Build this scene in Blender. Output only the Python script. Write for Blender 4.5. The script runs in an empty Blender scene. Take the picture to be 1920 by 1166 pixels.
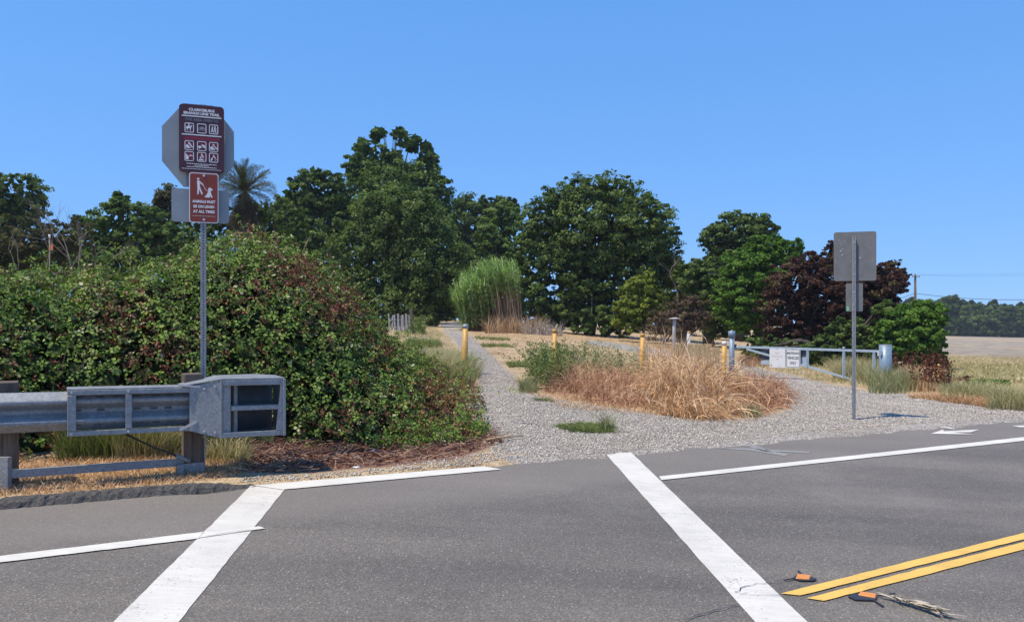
import bpy, bmesh, math, random
import numpy as np
from mathutils import Vector, Matrix

R = math.radians
rng = np.random.default_rng(7)
random.seed(7)
S = bpy.context.scene
COL = S.collection

# ------------------------------------------------------------------ camera, sky, sun, exposure
F_PX, HOR, CAMZ = 1450.0, 606.0, 1.70          # focal length in photo pixels, horizon row, eye height
cam = bpy.data.cameras.new('camera')
cam.sensor_width = 36.0
cam.lens = 36.0 * F_PX / 1920.0
cam.shift_y = (HOR - 583.0) / 1920.0
cam.clip_start, cam.clip_end = 0.05, 6000.0
cam_o = bpy.data.objects.new('camera', cam)
COL.objects.link(cam_o)
cam_o.location = (0, 0, CAMZ)
cam_o.rotation_euler = (R(90), 0, 0)
S.camera = cam_o

SUN_EL = R(63)
sun_from = Vector((-0.85, -0.53, 0)).normalized() * math.cos(SUN_EL) + Vector((0, 0, math.sin(SUN_EL)))
W = bpy.data.worlds.new('World')
S.world = W
W.use_nodes = True
nt = W.node_tree
nt.nodes.clear()
sky = nt.nodes.new('ShaderNodeTexSky')
sky.sky_type = 'NISHITA'
sky.sun_disc = False
sky.sun_elevation = SUN_EL
sky.sun_rotation = math.atan2(sun_from.x, sun_from.y)
sky.altitude = 0
sky.air_density = 1.0
sky.dust_density = 0.0
sky.ozone_density = 10.0
hs = nt.nodes.new('ShaderNodeHueSaturation')
hs.inputs['Saturation'].default_value = 1.84      # the photo's clear, saturated summer blue
hs.inputs['Hue'].default_value = 0.515
hs.inputs['Value'].default_value = 3.3
tc_ = nt.nodes.new('ShaderNodeTexCoord')
mp_ = nt.nodes.new('ShaderNodeMapping')           # lifts the horizon out of the white ground haze: a dry, clear day
mp_.inputs['Location'].default_value = (0, 0, 0.135)
mp_.inputs['Scale'].default_value = (1, 1, 0.80)
nm_ = nt.nodes.new('ShaderNodeVectorMath'); nm_.operation = 'NORMALIZE'
nt.links.new(tc_.outputs['Generated'], mp_.inputs['Vector'])
nt.links.new(mp_.outputs[0], nm_.inputs[0])
nt.links.new(nm_.outputs[0], sky.inputs['Vector'])
gm = nt.nodes.new('ShaderNodeGamma')
gm.inputs['Gamma'].default_value = 0.4            # evens the brightness out over the whole dome
bg = nt.nodes.new('ShaderNodeBackground')
bg.inputs['Strength'].default_value = 0.148
wo = nt.nodes.new('ShaderNodeOutputWorld')
nt.links.new(sky.outputs[0], gm.inputs['Color'])
nt.links.new(gm.outputs[0], hs.inputs['Color'])
nt.links.new(hs.outputs[0], bg.inputs[0])
nt.links.new(bg.outputs[0], wo.inputs[0])

sl = bpy.data.lights.new('sun', 'SUN')
sl.energy = 4.8
sl.angle = R(0.53)
sl.color = (1.0, 0.89, 0.70)
so = bpy.data.objects.new('sun', sl)
COL.objects.link(so)
so.rotation_euler = (-sun_from).to_track_quat('-Z', 'Y').to_euler()
so.location = (-10, -10, 30)

S.view_settings.view_transform = 'Standard'
S.view_settings.look = 'None'
S.view_settings.gamma = 1.0
S.view_settings.use_curve_mapping = False
S.view_settings.exposure = 0.12
S.render.engine = 'CYCLES'
S.cycles.max_bounces = 6
S.cycles.transparent_max_bounces = 4

# ------------------------------------------------------------------ scene helpers
def tag(o, label=None, cat=None, group=None, kind=None):
    if label: o['label'] = label
    if cat: o['category'] = cat
    if group: o['group'] = group
    if kind: o['kind'] = kind
    return o

def empty(name, loc=(0, 0, 0), rz=0.0):
    o = bpy.data.objects.new(name, None)
    o.empty_display_size = 0.2
    COL.objects.link(o)
    o.location = loc
    o.rotation_euler = (0, 0, rz)
    return o

def link(name, me, mat, parent=None, world=True):
    """one mesh object; vertices are world coordinates unless world=False (then in the parent's frame)"""
    o = bpy.data.objects.new(name, me)
    if mat is not None and len(me.materials) == 0:
        for m in (mat if isinstance(mat, (list, tuple)) else [mat]):
            me.materials.append(m)
    COL.objects.link(o)
    if parent is not None:
        o.parent = parent
        if world:
            p = parent
            M = Matrix.Identity(4)
            while p is not None:
                M = p.matrix_basis @ M
                p = p.parent
            o.matrix_parent_inverse = Matrix.Identity(4)
            o.matrix_basis = M.inverted()
    return o

def copy_tree(o, parent=None):
    c = o.copy()
    COL.objects.link(c)
    if parent is not None:
        c.parent = parent
    for ch in list(o.children):
        copy_tree(ch, c)
    return c

def npmesh(name, V, F, var=None, smooth=False, attrs=None):
    V = np.ascontiguousarray(V, dtype=np.float32)
    F = np.ascontiguousarray(F, dtype=np.int32)
    me = bpy.data.meshes.new(name)
    me.vertices.add(len(V))
    me.vertices.foreach_set('co', V.ravel())
    k = F.shape[1]
    me.loops.add(F.size)
    me.loops.foreach_set('vertex_index', F.ravel())
    me.polygons.add(len(F))
    me.polygons.foreach_set('loop_start', np.arange(0, F.size, k, dtype=np.int32))
    if smooth:
        me.polygons.foreach_set('use_smooth', np.ones(len(F), dtype=bool))
    me.update(calc_edges=True)
    if var is not None:
        a = me.attributes.new('var', 'FLOAT', 'FACE')
        a.data.foreach_set('value', np.ascontiguousarray(var, dtype=np.float32))
    for nm, arr in (attrs or {}).items():
        a = me.attributes.new(nm, 'FLOAT', 'POINT')
        a.data.foreach_set('value', np.ascontiguousarray(arr, dtype=np.float32))
    return me

class MB:
    """collects hard-surface shapes for one mesh"""
    def __init__(self):
        self.v, self.f, self.sm = [], [], []
    def add(self, vs, fs, smooth=False):
        n = len(self.v)
        self.v += [tuple(v) for v in vs]
        self.f += [tuple(i + n for i in f) for f in fs]
        self.sm += [smooth] * len(fs)
        return self
    def box(self, c, s, M=None):
        hx, hy, hz = s[0] / 2, s[1] / 2, s[2] / 2
        vs = [Vector((c[0] + x * hx, c[1] + y * hy, c[2] + z * hz)) for x in (-1, 1) for y in (-1, 1) for z in (-1, 1)]
        if M is not None: vs = [M @ v for v in vs]
        return self.add(vs, [(0, 1, 3, 2), (4, 6, 7, 5), (0, 4, 5, 1), (2, 3, 7, 6), (0, 2, 6, 4), (1, 5, 7, 3)])
    def bar(self, p, q, w, h, up=(0, 0, 1)):
        p, q = Vector(p), Vector(q)
        d = (q - p).normalized()
        s = d.cross(Vector(up))
        if s.length < 1e-4: s = Vector((1, 0, 0))
        s.normalize()
        u = s.cross(d)
        vs = [a + s * x * w / 2 + u * y * h / 2 for a in (p, q) for x, y in ((-1, -1), (1, -1), (1, 1), (-1, 1))]
        return self.add(vs, [(3, 2, 1, 0), (4, 5, 6, 7), (0, 1, 5, 4), (1, 2, 6, 5), (2, 3, 7, 6), (3, 0, 4, 7)])
    def tube(self, pts, rads, n=8, cap=True):
        pts = [Vector(p) for p in pts]
        if not isinstance(rads, (list, tuple)): rads = [rads] * len(pts)
        rings, prev = [], None
        for i, p in enumerate(pts):
            d = (pts[min(i + 1, len(pts) - 1)] - pts[max(i - 1, 0)]).normalized()
            ref = prev if prev is not None else (Vector((1, 0, 0)) if abs(d.x) < .8 else Vector((0, 1, 0)))
            u = (ref - d * ref.dot(d)).normalized()
            prev = u
            w = d.cross(u)
            rings.append([p + (u * math.cos(2 * math.pi * k / n) + w * math.sin(2 * math.pi * k / n)) * rads[i] for k in range(n)])
        vs = [v for r in rings for v in r]
        fs = []
        for i in range(len(pts) - 1):
            for k in range(n):
                fs.append((i * n + k, i * n + (k + 1) % n, (i + 1) * n + (k + 1) % n, (i + 1) * n + k))
        self.add(vs, fs, True)
        if cap:
            m = len(self.v) - len(vs)
            self.f.append(tuple(m + k for k in range(n - 1, -1, -1))); self.sm.append(False)
            self.f.append(tuple(m + (len(pts) - 1) * n + k for k in range(n))); self.sm.append(False)
        return self
    def prism(self, poly, y0, y1):
        """poly in (x,z), extruded y0..y1"""
        n = len(poly)
        vs = [(x, y0, z) for x, z in poly] + [(x, y1, z) for x, z in poly]
        fs = [tuple(range(n)), tuple(range(2 * n - 1, n - 1, -1))] + [(i, i + n, (i + 1) % n + n, (i + 1) % n) for i in range(n)]
        return self.add(vs, fs)
    def mesh(self, name):
        me = bpy.data.meshes.new(name)
        me.from_pydata(self.v, [], self.f)
        me.polygons.foreach_set('use_smooth', self.sm)
        bm = bmesh.new(); bm.from_mesh(me)
        bmesh.ops.recalc_face_normals(bm, faces=bm.faces)
        bm.to_mesh(me); bm.free()
        return me
    def build(self, name, mat, parent=None, world=True):
        return link(name, self.mesh(name), mat, parent, world)

def bevel(o, w=0.004, seg=2):
    m = o.modifiers.new('bevel', 'BEVEL'); m.width = w; m.segments = seg; m.limit_method = 'ANGLE'; m.angle_limit = R(40)
    return o

# ------------------------------------------------------------------ materials
def newmat(name):
    m = bpy.data.materials.new(name)
    m.use_nodes = True
    t = m.node_tree
    b = t.nodes['Principled BSDF']
    return m, t, b

def nd(t, typ, **kw):
    n = t.nodes.new(typ)
    for k, v in kw.items(): setattr(n, k, v)
    return n

def noise(t, scale, detail=4, rough=.6, vec=None, dim='3D'):
    n = nd(t, 'ShaderNodeTexNoise'); n.inputs['Scale'].default_value = scale
    n.inputs['Detail'].default_value = detail; n.inputs['Roughness'].default_value = rough
    if vec is not None: t.links.new(vec, n.inputs['Vector'])
    return n

def ramp(t, fac, stops):
    r = nd(t, 'ShaderNodeValToRGB')
    e = r.color_ramp.elements
    while len(e) < len(stops): e.new(0.5)
    for el, (p, c) in zip(e, stops):
        el.position = p; el.color = (*c, 1) if len(c) == 3 else c
    t.links.new(fac, r.inputs['Fac'])
    return r

def mixc(t, fac, a, b, mode='MIX'):
    m = nd(t, 'ShaderNodeMix', data_type='RGBA', blend_type=mode)
    for sock, val in ((m.inputs[0], fac), (m.inputs[6], a), (m.inputs[7], b)):
        if hasattr(val, 'is_linked') or hasattr(val, 'links'): t.links.new(val, sock)
        elif isinstance(val, tuple): sock.default_value = (*val, 1) if len(val) == 3 else val
        else: sock.default_value = val
    return m.outputs[2]

def objco(t):
    return nd(t, 'ShaderNodeTexCoord').outputs['Object']

def bump(t, b, h, strength=.3, dist=.01):
    n = nd(t, 'ShaderNodeBump'); n.inputs['Strength'].default_value = strength; n.inputs['Distance'].default_value = dist
    t.links.new(h, n.inputs['Height']); t.links.new(n.outputs[0], b.inputs['Normal'])

def simple(name, col, rough=.6, metal=0.0, var=.15, scale=8, spec=.5, bstr=0.0):
    m, t, b = newmat(name)
    n = noise(t, scale, 5, .65, objco(t))
    c0 = tuple(max(0, x * (1 - var)) for x in col); c1 = tuple(min(1, x * (1 + var)) for x in col)
    r = ramp(t, n.outputs['Fac'], [(.3, c0), (.7, c1)])
    t.links.new(r.outputs[0], b.inputs['Base Color'])
    b.inputs['Roughness'].default_value = rough; b.inputs['Metallic'].default_value = metal
    b.inputs['Specular IOR Level'].default_value = spec
    if bstr: bump(t, b, n.outputs['Fac'], bstr)
    return m

def leafmat(name, stops, rough=.55, transl=.25, spec=.14, tcol=None, big=None):
    m, t, b = newmat(name)
    at = nd(t, 'ShaderNodeAttribute', attribute_name='var')
    r = ramp(t, at.outputs['Fac'], stops)
    out = r.outputs[0]
    t.links.new(out, b.inputs['Base Color'])
    b.inputs['Roughness'].default_value = rough
    b.inputs['Specular IOR Level'].default_value = spec
    if transl > 0:
        tr = nd(t, 'ShaderNodeBsdfTranslucent')
        tc = mixc(t, 1.0, out, tcol or (1.0, 1.15, .5), 'MULTIPLY')
        t.links.new(tc, tr.inputs['Color'])
        mx = nd(t, 'ShaderNodeMixShader'); mx.inputs[0].default_value = transl
        t.links.new(b.outputs[0], mx.inputs[1]); t.links.new(tr.outputs[0], mx.inputs[2])
        t.links.new(mx.outputs[0], t.nodes['Material Output'].inputs['Surface'])
    return m

def galvanised():
    m, t, b = newmat('galvanised_steel')
    co = objco(t)
    v = nd(t, 'ShaderNodeTexVoronoi'); v.inputs['Scale'].default_value = 62; t.links.new(co, v.inputs['Vector'])
    n = noise(t, 9, 6, .7, co)
    st = noise(t, 3, 3, .6, co)
    a = ramp(t, v.outputs['Color'], [(.15, (.235, .245, .255)), (.85, (.335, .345, .35))])
    d = ramp(t, n.outputs['Fac'], [(.35, (.84, .84, .85)), (.65, (1, 1, 1))])
    c = mixc(t, 1.0, a.outputs[0], d.outputs[0], 'MULTIPLY')
    t.links.new(c, b.inputs['Base Color'])
    b.inputs['Metallic'].default_value = .22
    rr = ramp(t, n.outputs['Fac'], [(.3, (.42,) * 3), (.7, (.62,) * 3)])
    t.links.new(rr.outputs[0], b.inputs['Roughness'])
    bump(t, b, n.outputs['Fac'], .08, .004)
    return m

def weathered_wood(name, c0, c1, grain=(30, 30, 1.5)):
    m, t, b = newmat(name)
    mp = nd(t, 'ShaderNodeMapping'); mp.inputs['Scale'].default_value = grain
    t.links.new(objco(t), mp.inputs['Vector'])
    n = noise(t, 1.6, 7, .7, mp.outputs[0])
    r = ramp(t, n.outputs['Fac'], [(.3, c0), (.55, c1), (.75, tuple(x * 1.2 for x in c1))])
    t.links.new(r.outputs[0], b.inputs['Base Color'])
    b.inputs['Roughness'].default_value = .85
    bump(t, b, n.outputs['Fac'], .6, .01)
    return m

def asphalt_mat():
    m, t, b = newmat('asphalt')
    co = objco(t)
    v = nd(t, 'ShaderNodeTexVoronoi'); v.inputs['Scale'].default_value = 135; t.links.new(co, v.inputs['Vector'])
    vs = nd(t, 'ShaderNodeTexVoronoi'); vs.inputs['Scale'].default_value = 42; t.links.new(co, vs.inputs['Vector'])
    n1 = noise(t, 60, 3, .7, co)
    n2 = noise(t, .7, 5, .6, co)
    # wheel tracks: bands that run along the road
    mp = nd(t, 'ShaderNodeMapping'); mp.inputs['Rotation'].default_value = (0, 0, -math.atan2(.507, .862)); mp.inputs['Scale'].default_value = (.16, 1.5, 1)
    mp.vector_type = 'POINT'
    t.links.new(co, mp.inputs['Vector'])
    n3 = noise(t, .9, 3, .5, mp.outputs[0])
    stones = ramp(t, v.outputs['Color'], [(.0, (.094, .085, .075)), (.55, (.146, .131, .115)), (.85, (.218, .197, .171)), (1, (.31, .282, .246))])
    big = ramp(t, n2.outputs['Fac'], [(.3, (.86, .86, .87)), (.7, (1.12, 1.11, 1.1))])
    tr = ramp(t, n3.outputs['Fac'], [(.33, (.74, .74, .745)), (.66, (1.12, 1.105, 1.085))])
    c = mixc(t, 1.0, stones.outputs[0], big.outputs[0], 'MULTIPLY')
    c = mixc(t, 1.0, c, tr.outputs[0], 'MULTIPLY')
    # old oil drips down the lane and a few scuffed, dusty patches
    no = noise(t, 1.6, 5, .7, mp.outputs[0]); no.inputs['Distortion'].default_value = .6
    oil = ramp(t, no.outputs['Fac'], [(.62, (1, 1, 1)), (.74, (.66, .65, .64))])
    c = mixc(t, 1.0, c, oil.outputs[0], 'MULTIPLY')
    ndust = noise(t, .45, 6, .7, co)
    dst = ramp(t, ndust.outputs['Fac'], [(.54, (0, 0, 0)), (.72, (.42, .42, .42))])
    c = mixc(t, dst.outputs[0], c, (.23, .212, .19))
    sp = ramp(t, vs.outputs['Distance'], [(.0, (1, 1, 1)), (.16, (1, 1, 1)), (.22, (0, 0, 0))])
    sel = nd(t, 'ShaderNodeSeparateColor'); t.links.new(vs.outputs['Color'], sel.inputs[0])
    gt = nd(t, 'ShaderNodeMath', operation='GREATER_THAN'); gt.inputs[1].default_value = .76
    t.links.new(sel.outputs[0], gt.inputs[0])
    mu = nd(t, 'ShaderNodeMath', operation='MULTIPLY'); t.links.new(gt.outputs[0], mu.inputs[0]); t.links.new(sp.outputs[0], mu.inputs[1])
    c = mixc(t, mu.outputs[0], c, (.36, .335, .305))
    sh = nd(t, 'ShaderNodeAttribute', attribute_name='shoulder')
    shm = nd(t, 'ShaderNodeMath', operation='MULTIPLY'); shm.inputs[1].default_value = .55
    t.links.new(sh.outputs['Fac'], shm.inputs[0])
    nsh = noise(t, 130, 3, .7, co)
    shc = ramp(t, nsh.outputs['Fac'], [(.3, (.150, .133, .117)), (.7, (.268, .238, .208))])
    c = mixc(t, shm.outputs[0], c, shc.outputs[0])
    t.links.new(c, b.inputs['Base Color'])
    b.inputs['Roughness'].default_value = .82
    b.inputs['Specular IOR Level'].default_value = .35
    ad = nd(t, 'ShaderNodeMath', operation='ADD'); t.links.new(v.outputs['Distance'], ad.inputs[0]); t.links.new(n1.outputs['Fac'], ad.inputs[1])
    bump(t, b, ad.outputs[0], .35, .006)
    return m

def paint_mat(name, col, wear=.36, grime=(.55, .54, .52)):
    m, t, b = newmat(name)
    co = objco(t)
    n = noise(t, 55, 5, .75, co)
    n2 = noise(t, 3, 4, .6, co)
    mp = nd(t, 'ShaderNodeMapping'); mp.inputs['Rotation'].default_value = (0, 0, -.53); mp.inputs['Scale'].default_value = (1.0, 7, 1)
    t.links.new(co, mp.inputs['Vector'])
    n3 = noise(t, 2, 7, .78, mp.outputs[0]); n3.inputs['Distortion'].default_value = 1.2
    g = ramp(t, n3.outputs['Fac'], [(.25, tuple(c * q for c, q in zip(col, (.80, .80, .80)))), (.55, col)])
    a = ramp(t, n2.outputs['Fac'], [(.3, (.86, .86, .855)), (.6, (1, 1, 1))])
    c = mixc(t, 1.0, g.outputs[0], a.outputs[0], 'MULTIPLY')
    nw = noise(t, 5, 4, .7, co)
    wadd = nd(t, 'ShaderNodeMath', operation='MULTIPLY_ADD'); wadd.inputs[1].default_value = .35; wadd.inputs[2].default_value = -.175
    t.links.new(nw.outputs['Fac'], wadd.inputs[0])
    wsum = nd(t, 'ShaderNodeMath', operation='ADD'); t.links.new(n.outputs['Fac'], wsum.inputs[0]); t.links.new(wadd.outputs[0], wsum.inputs[1])
    w = ramp(t, wsum.outputs[0], [(wear - .05, (1, 1, 1)), (wear + .03, (0, 0, 0))])
    c = mixc(t, w.outputs[0], c, (.16, .155, .15))
    t.links.new(c, b.inputs['Base Color'])
    b.inputs['Roughness'].default_value = .7
    bump(t, b, n.outputs['Fac'], .3, .003)
    return m

def ground_mat():
    m, t, b = newmat('dry_ground')
    co = objco(t)
    def at(nm): return nd(t, 'ShaderNodeAttribute', attribute_name=nm).outputs['Fac']
    n1 = noise(t, 1.1, 6, .65, co); n2 = noise(t, 14, 5, .7, co); n3 = noise(t, 60, 3, .7, co); n4 = noise(t, .25, 4, .6, co)
    straw = ramp(t, n2.outputs['Fac'], [(.28, (.25, .175, .105)), (.48, (.51, .385, .24)), (.72, (.73, .59, .41))])
    pale = ramp(t, n1.outputs['Fac'], [(.36, (.66, .59, .52)), (.5, (.96, .93, .9)), (.64, (1.14, 1.11, 1.06))])
    c = mixc(t, 1.0, straw.outputs[0], pale.outputs[0], 'MULTIPLY')
    gr = ramp(t, n1.outputs['Fac'], [(.52, (0, 0, 0)), (.66, (.55, .55, .55))])
    c = mixc(t, gr.outputs[0], c, (.24, .205, .10))
    # gravel
    v = nd(t, 'ShaderNodeTexVoronoi'); v.inputs['Scale'].default_value = 52; t.links.new(co, v.inputs['Vector'])
    gv = ramp(t, v.outputs['Color'], [(0, (.17, .152, .135)), (.4, (.37, .335, .30)), (.75, (.57, .525, .475)), (1, (.74, .69, .635))])
    gt = ramp(t, n1.outputs['Fac'], [(.3, (.86, .83, .78)), (.7, (1.06, 1.05, 1.04))])
    gc = mixc(t, 1.0, gv.outputs[0], gt.outputs[0], 'MULTIPLY')
    gap_tone = ramp(t, v.outputs['Distance'], [(.0, (1, 1, 1)), (.55, (.95, .95, .95)), (.8, (.55, .53, .5))])  # gravel colour darker in the gaps between stones
    gc = mixc(t, 1.0, gc, gap_tone.outputs[0], 'MULTIPLY')
    # worn path in the gravel: finer, browner
    pn = ramp(t, n3.outputs['Fac'], [(.3, (.31, .272, .238)), (.7, (.50, .448, .395))])
    gc = mixc(t, at('worn'), gc, pn.outputs[0])
    def edge(nm, lo=.42, hi=.62):
        ad = nd(t, 'ShaderNodeMath', operation='MULTIPLY_ADD'); ad.inputs[1].default_value = 1.0; ad.inputs[2].default_value = -.5
        t.links.new(n2.outputs['Fac'], ad.inputs[0])
        s = nd(t, 'ShaderNodeMath', operation='ADD'); t.links.new(at(nm), s.inputs[0]); t.links.new(ad.outputs[0], s.inputs[1])
        return ramp(t, s.outputs[0], [(lo, (0, 0, 0)), (hi, (1, 1, 1))]).outputs[0]
    c = mixc(t, edge('gravel'), c, gc)
    lit = ramp(t, n3.outputs['Fac'], [(.3, (.12, .062, .045)), (.55, (.28, .165, .12)), (.75, (.46, .33, .25))])
    c = mixc(t, edge('litter'), c, lit.outputs[0])
    soil = ramp(t, n2.outputs['Fac'], [(.3, (.07, .055, .04)), (.7, (.14, .11, .08))])
    c = mixc(t, edge('soil'), c, soil.outputs[0])
    # the big mown field: bands of grey stubble and straw
    nf = noise(t, .9, 6, .75, co)
    fld = ramp(t, nf.outputs['Fac'], [(.32, (.19, .155, .125)), (.5, (.33, .275, .215)), (.68, (.47, .395, .29))])
    c = mixc(t, edge('field', .35, .65), c, fld.outputs[0])
    t.links.new(c, b.inputs['Base Color'])
    b.inputs['Roughness'].default_value = .95
    b.inputs['Specular IOR Level'].default_value = .15
    ad = nd(t, 'ShaderNodeMath', operation='ADD'); t.links.new(n2.outputs['Fac'], ad.inputs[0]); t.links.new(v.outputs['Distance'], ad.inputs[1])
    bump(t, b, ad.outputs[0], .7, .03)
    return m

M = {}
M['asphalt'] = asphalt_mat()
M['white_paint'] = paint_mat('white_road_paint', (.645, .61, .545))
M['edge_paint'] = paint_mat('white_edge_paint', (.68, .645, .575), .33)
M['faint_paint'] = paint_mat('worn_white_paint', (.30, .29, .27), .47)
M['yellow_paint'] = paint_mat('yellow_road_paint', (.74, .46, .10), .35)
M['ground'] = ground_mat()
M['galv'] = galvanised()
M['sign_back'] = simple('bare_aluminium_sign_back', (.255, .29, .315), .55, .1, .10, 5)
M['sign_back_dull'] = simple('dull_aluminium_sign_back', (.165, .165, .165), .6, .1, .16, 9)
M['maroon'] = simple('maroon_sign_face', (.062, .012, .020), .4, 0, .1, 6)
M['brown_red'] = simple('red_brown_sign_face', (.225, .032, .014), .42, 0, .08, 5)
M['white_ink'] = simple('white_sign_lettering', (.72, .70, .70), .5, 0, .08, 40)
M['dark_ink'] = simple('faded_slate_lettering', (.15, .175, .21), .5, 0, .1, 30)
M['red_ink'] = simple('faded_crimson_print', (.21, .012, .035), .5, 0, .12, 25)
M['black_ink'] = simple('black_lettering', (.025, .03, .045), .5, 0, .1, 30)
M['ghost_ink'] = simple('bleached_tan_lettering', (.50, .40, .33), .6, 0, .12, 60)
M['white_plate'] = simple('white_sign_plate', (.66, .66, .67), .45, 0, .05, 6)
M['sticker'] = simple('green_sticker', (.20, .50, .28), .5, 0, .3, 60)
M['spot'] = simple('white_scuff_spot', (.42, .44, .46), .7, 0, .1, 60)
M['bolt'] = simple('zinc_bolt', (.55, .55, .56), .35, .6, .1, 40)
M['timber'] = weathered_wood('grey_brown_timber', (.045, .032, .024), (.135, .10, .075))
M['picket'] = weathered_wood('silver_grey_picket', (.16, .15, .16), (.36, .34, .35))
M['tanwood'] = weathered_wood('straw_coloured_board', (.26, .18, .09), (.50, .37, .21))
M['polewood'] = weathered_wood('brown_pole_wood', (.06, .04, .032), (.14, .095, .07))
M['palewood'] = weathered_wood('bleached_post_wood', (.26, .25, .25), (.52, .50, .50))
M['yellow_post'] = simple('faded_yellow_bollard_paint', (.56, .315, .075), .5, 0, .22, 14)
M['white_cap'] = simple('white_cap_paint', (.68, .67, .66), .5, 0, .1, 20)
M['grey_cap'] = simple('grey_cap_metal', (.40, .41, .43), .5, .3, .2, 30)
M['gate_blue'] = simple('blue_grey_gate_paint', (.19, .26, .34), .45, .1, .16, 12)
M['gate_pale'] = simple('pale_blue_grey_tube_paint', (.36, .44, .52), .4, .1, .15, 12)
M['panel_dark'] = simple('slate_panel_paint', (.055, .07, .095), .55, .1, .2, 8)
M['dike'] = simple('black_asphalt_kerb', (.085, .078, .072), .9, 0, .65, 60, .3, 1.0)
M['tar_and_shade'] = simple('sealant_and_hole_shade', (.030, .030, .035), .5, 0, .2, 40)  # sealant black, also used for the shade in slots and post holes
M['orange'] = simple('amber_marker_plastic', (.66, .25, .04), .35, 0, .1, 60)
M['cable'] = simple('rusty_steel_cable', (.06, .05, .045), .6, .4, .3, 60)
M['void_shade'] = simple('shade_toned_steel_inside', (.17, .185, .20), .6, .3, .2, 10)  # steel toned darker, so the box's inner shade sits in the colour
M['wire'] = simple('black_wire', (.03, .03, .035), .6)
M['stone'] = leafmat('gravel_stone', [(0, (.16, .14, .12)), (.42, (.38, .338, .288)), (.75, (.54, .488, .425)), (1, (.68, .63, .565))], .85, 0, .2)
M['bark'] = weathered_wood('dark_bark', (.02, .016, .013), (.07, .055, .042), (6, 6, 1.2))
M['deadbark'] = weathered_wood('grey_dead_branch', (.085, .07, .056), (.20, .17, .14), (6, 6, 1.2))
M['palmbark'] = weathered_wood('palm_trunk_bark', (.05, .036, .025), (.14, .10, .07), (4, 4, 6))
M['litter_paper'] = simple('white_wrapper', (.66, .70, .78), .5, 0, .2, 60)
M['orange_cloth'] = simple('orange_flagging', (.55, .16, .06), .6, 0, .2, 30)

# ------------------------------------------------------------------ terrain
A_, B_ = -0.045, 0.040                       # banked road plane z = A x + B y
D = np.array([.862, .507]); N_ = np.array([-.507, .862])
E0 = np.array([-3.62, 5.475])
D3 = Vector((D[0], D[1], A_ * D[0] + B_ * D[1])).normalized()

def plane(x, y):
    return A_ * x + B_ * y
def tdist(x, y):
    return (x - E0[0]) * N_[0] + (y - E0[1]) * N_[1]
def sdist(x, y):
    return (x - E0[0]) * D[0] + (y - E0[1]) * D[1]
def roadz(x, y):
    """the banked plane near the camera, eased out level far along the road"""
    s = sdist(x, y); t = tdist(x, y)
    s2 = np.where(np.abs(s) < 22, s, np.sign(s) * (22 + 30 * np.tanh((np.abs(s) - 22) / 30)))
    return plane(E0[0] + D[0] * s2 + N_[0] * t, E0[1] + D[1] * s2 + N_[1] * t)

def pix(px, py, Y):
    """point on the ray through a photo pixel at depth Y"""
    return np.array([(px - 960) / F_PX * Y, Y, CAMZ - (py - HOR) / F_PX * Y])
def upl(px, py, dz=0.0):
    """photo pixel -> point on the road plane"""
    u, v = (px - 960) / F_PX, (py - HOR) / F_PX
    Y = (CAMZ - dz) / (v + A_ * u + B_)
    return np.array([u * Y, Y, A_ * u * Y + B_ * Y + dz])

ctrl = []
for s in np.arange(-16, 27, 4.0):
    for t in (-9, -5, -1, .0, .8, 1.6):
        x, y = E0 + D * s + N_ * t
        ctrl.append((x, y, float(roadz(np.array(x), np.array(y)))))
for px, py, Y in [(870, 699, 15.5), (1040, 700, 18.3), (1203, 704, 18.3), (1355, 712, 18.5), (940, 656, 25), (900, 626, 40), (850, 602, 75), (845, 598, 120),
                  (1372, 706, 22.3), (1660, 720, 19.8), (1760, 722, 22), (1920, 708, 25), (1850, 682, 36), (1850, 651, 85), (1850, 633, 250), (2400, 705, 30), (2300, 633, 250), (1850, 622, 500),
                  (1100, 628, 45), (930, 612, 42), (1350, 655, 38), (1500, 672, 33), (1560, 690, 31), (1270, 640, 45), (1150, 645, 32),
                  (750, 628, 30), (600, 620, 40), (300, 610, 50), (0, 610, 50), (-600, 620, 50), (600, 612, 90), (0, 612, 120), (1200, 612, 120), (900, 606, 300), (0, 606, 300), (-1500, 620, 200),
                  (450, 690, 14), (0, 690, 12), (-500, 690, 12)]:
    ctrl.append(tuple(pix(px, py, Y)))
ctrl += [(-900, -300, 1), (900, -300, -3), (0, -900, 0), (0, -60, -1.2), (40, -40, -2), (-60, -40, 0), (2500, 1500, -5), (-2500, 1500, 2), (0, 2500, 0), (2500, -1500, -4), (-2500, -1500, 1)]
C_ = np.array(ctrl)
def _k(r): return r
_d = np.linalg.norm(C_[:, None, :2] - C_[None, :, :2], axis=2)
n = len(C_)
Amat = np.zeros((n + 3, n + 3)); Amat[:n, :n] = _k(_d) - np.eye(n) * 0.15
Amat[:n, n] = 1; Amat[:n, n + 1:] = C_[:, :2] / 100; Amat[n, :n] = 1; Amat[n + 1:, :n] = C_[:, :2].T / 100
_w = np.linalg.lstsq(Amat, np.concatenate([C_[:, 2], np.zeros(3)]), rcond=None)[0]
def tps(x, y):
    x = np.asarray(x, float); y = np.asarray(y, float)
    sh = x.shape; x = x.ravel(); y = y.ravel()
    out = np.empty_like(x)
    for i in range(0, len(x), 20000):
        dd = np.hypot(x[i:i + 20000, None] - C_[None, :, 0], y[i:i + 20000, None] - C_[None, :, 1])
        out[i:i + 20000] = _k(dd) @ _w[:n] + _w[n] + (x[i:i + 20000] * _w[n + 1] + y[i:i + 20000] * _w[n + 2]) / 100
    return out.reshape(sh)
ROADW = 9.2
def sstep(a, b, x):
    q = np.clip((x - a) / (b - a), 0, 1); return q * q * (3 - 2 * q)
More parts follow.
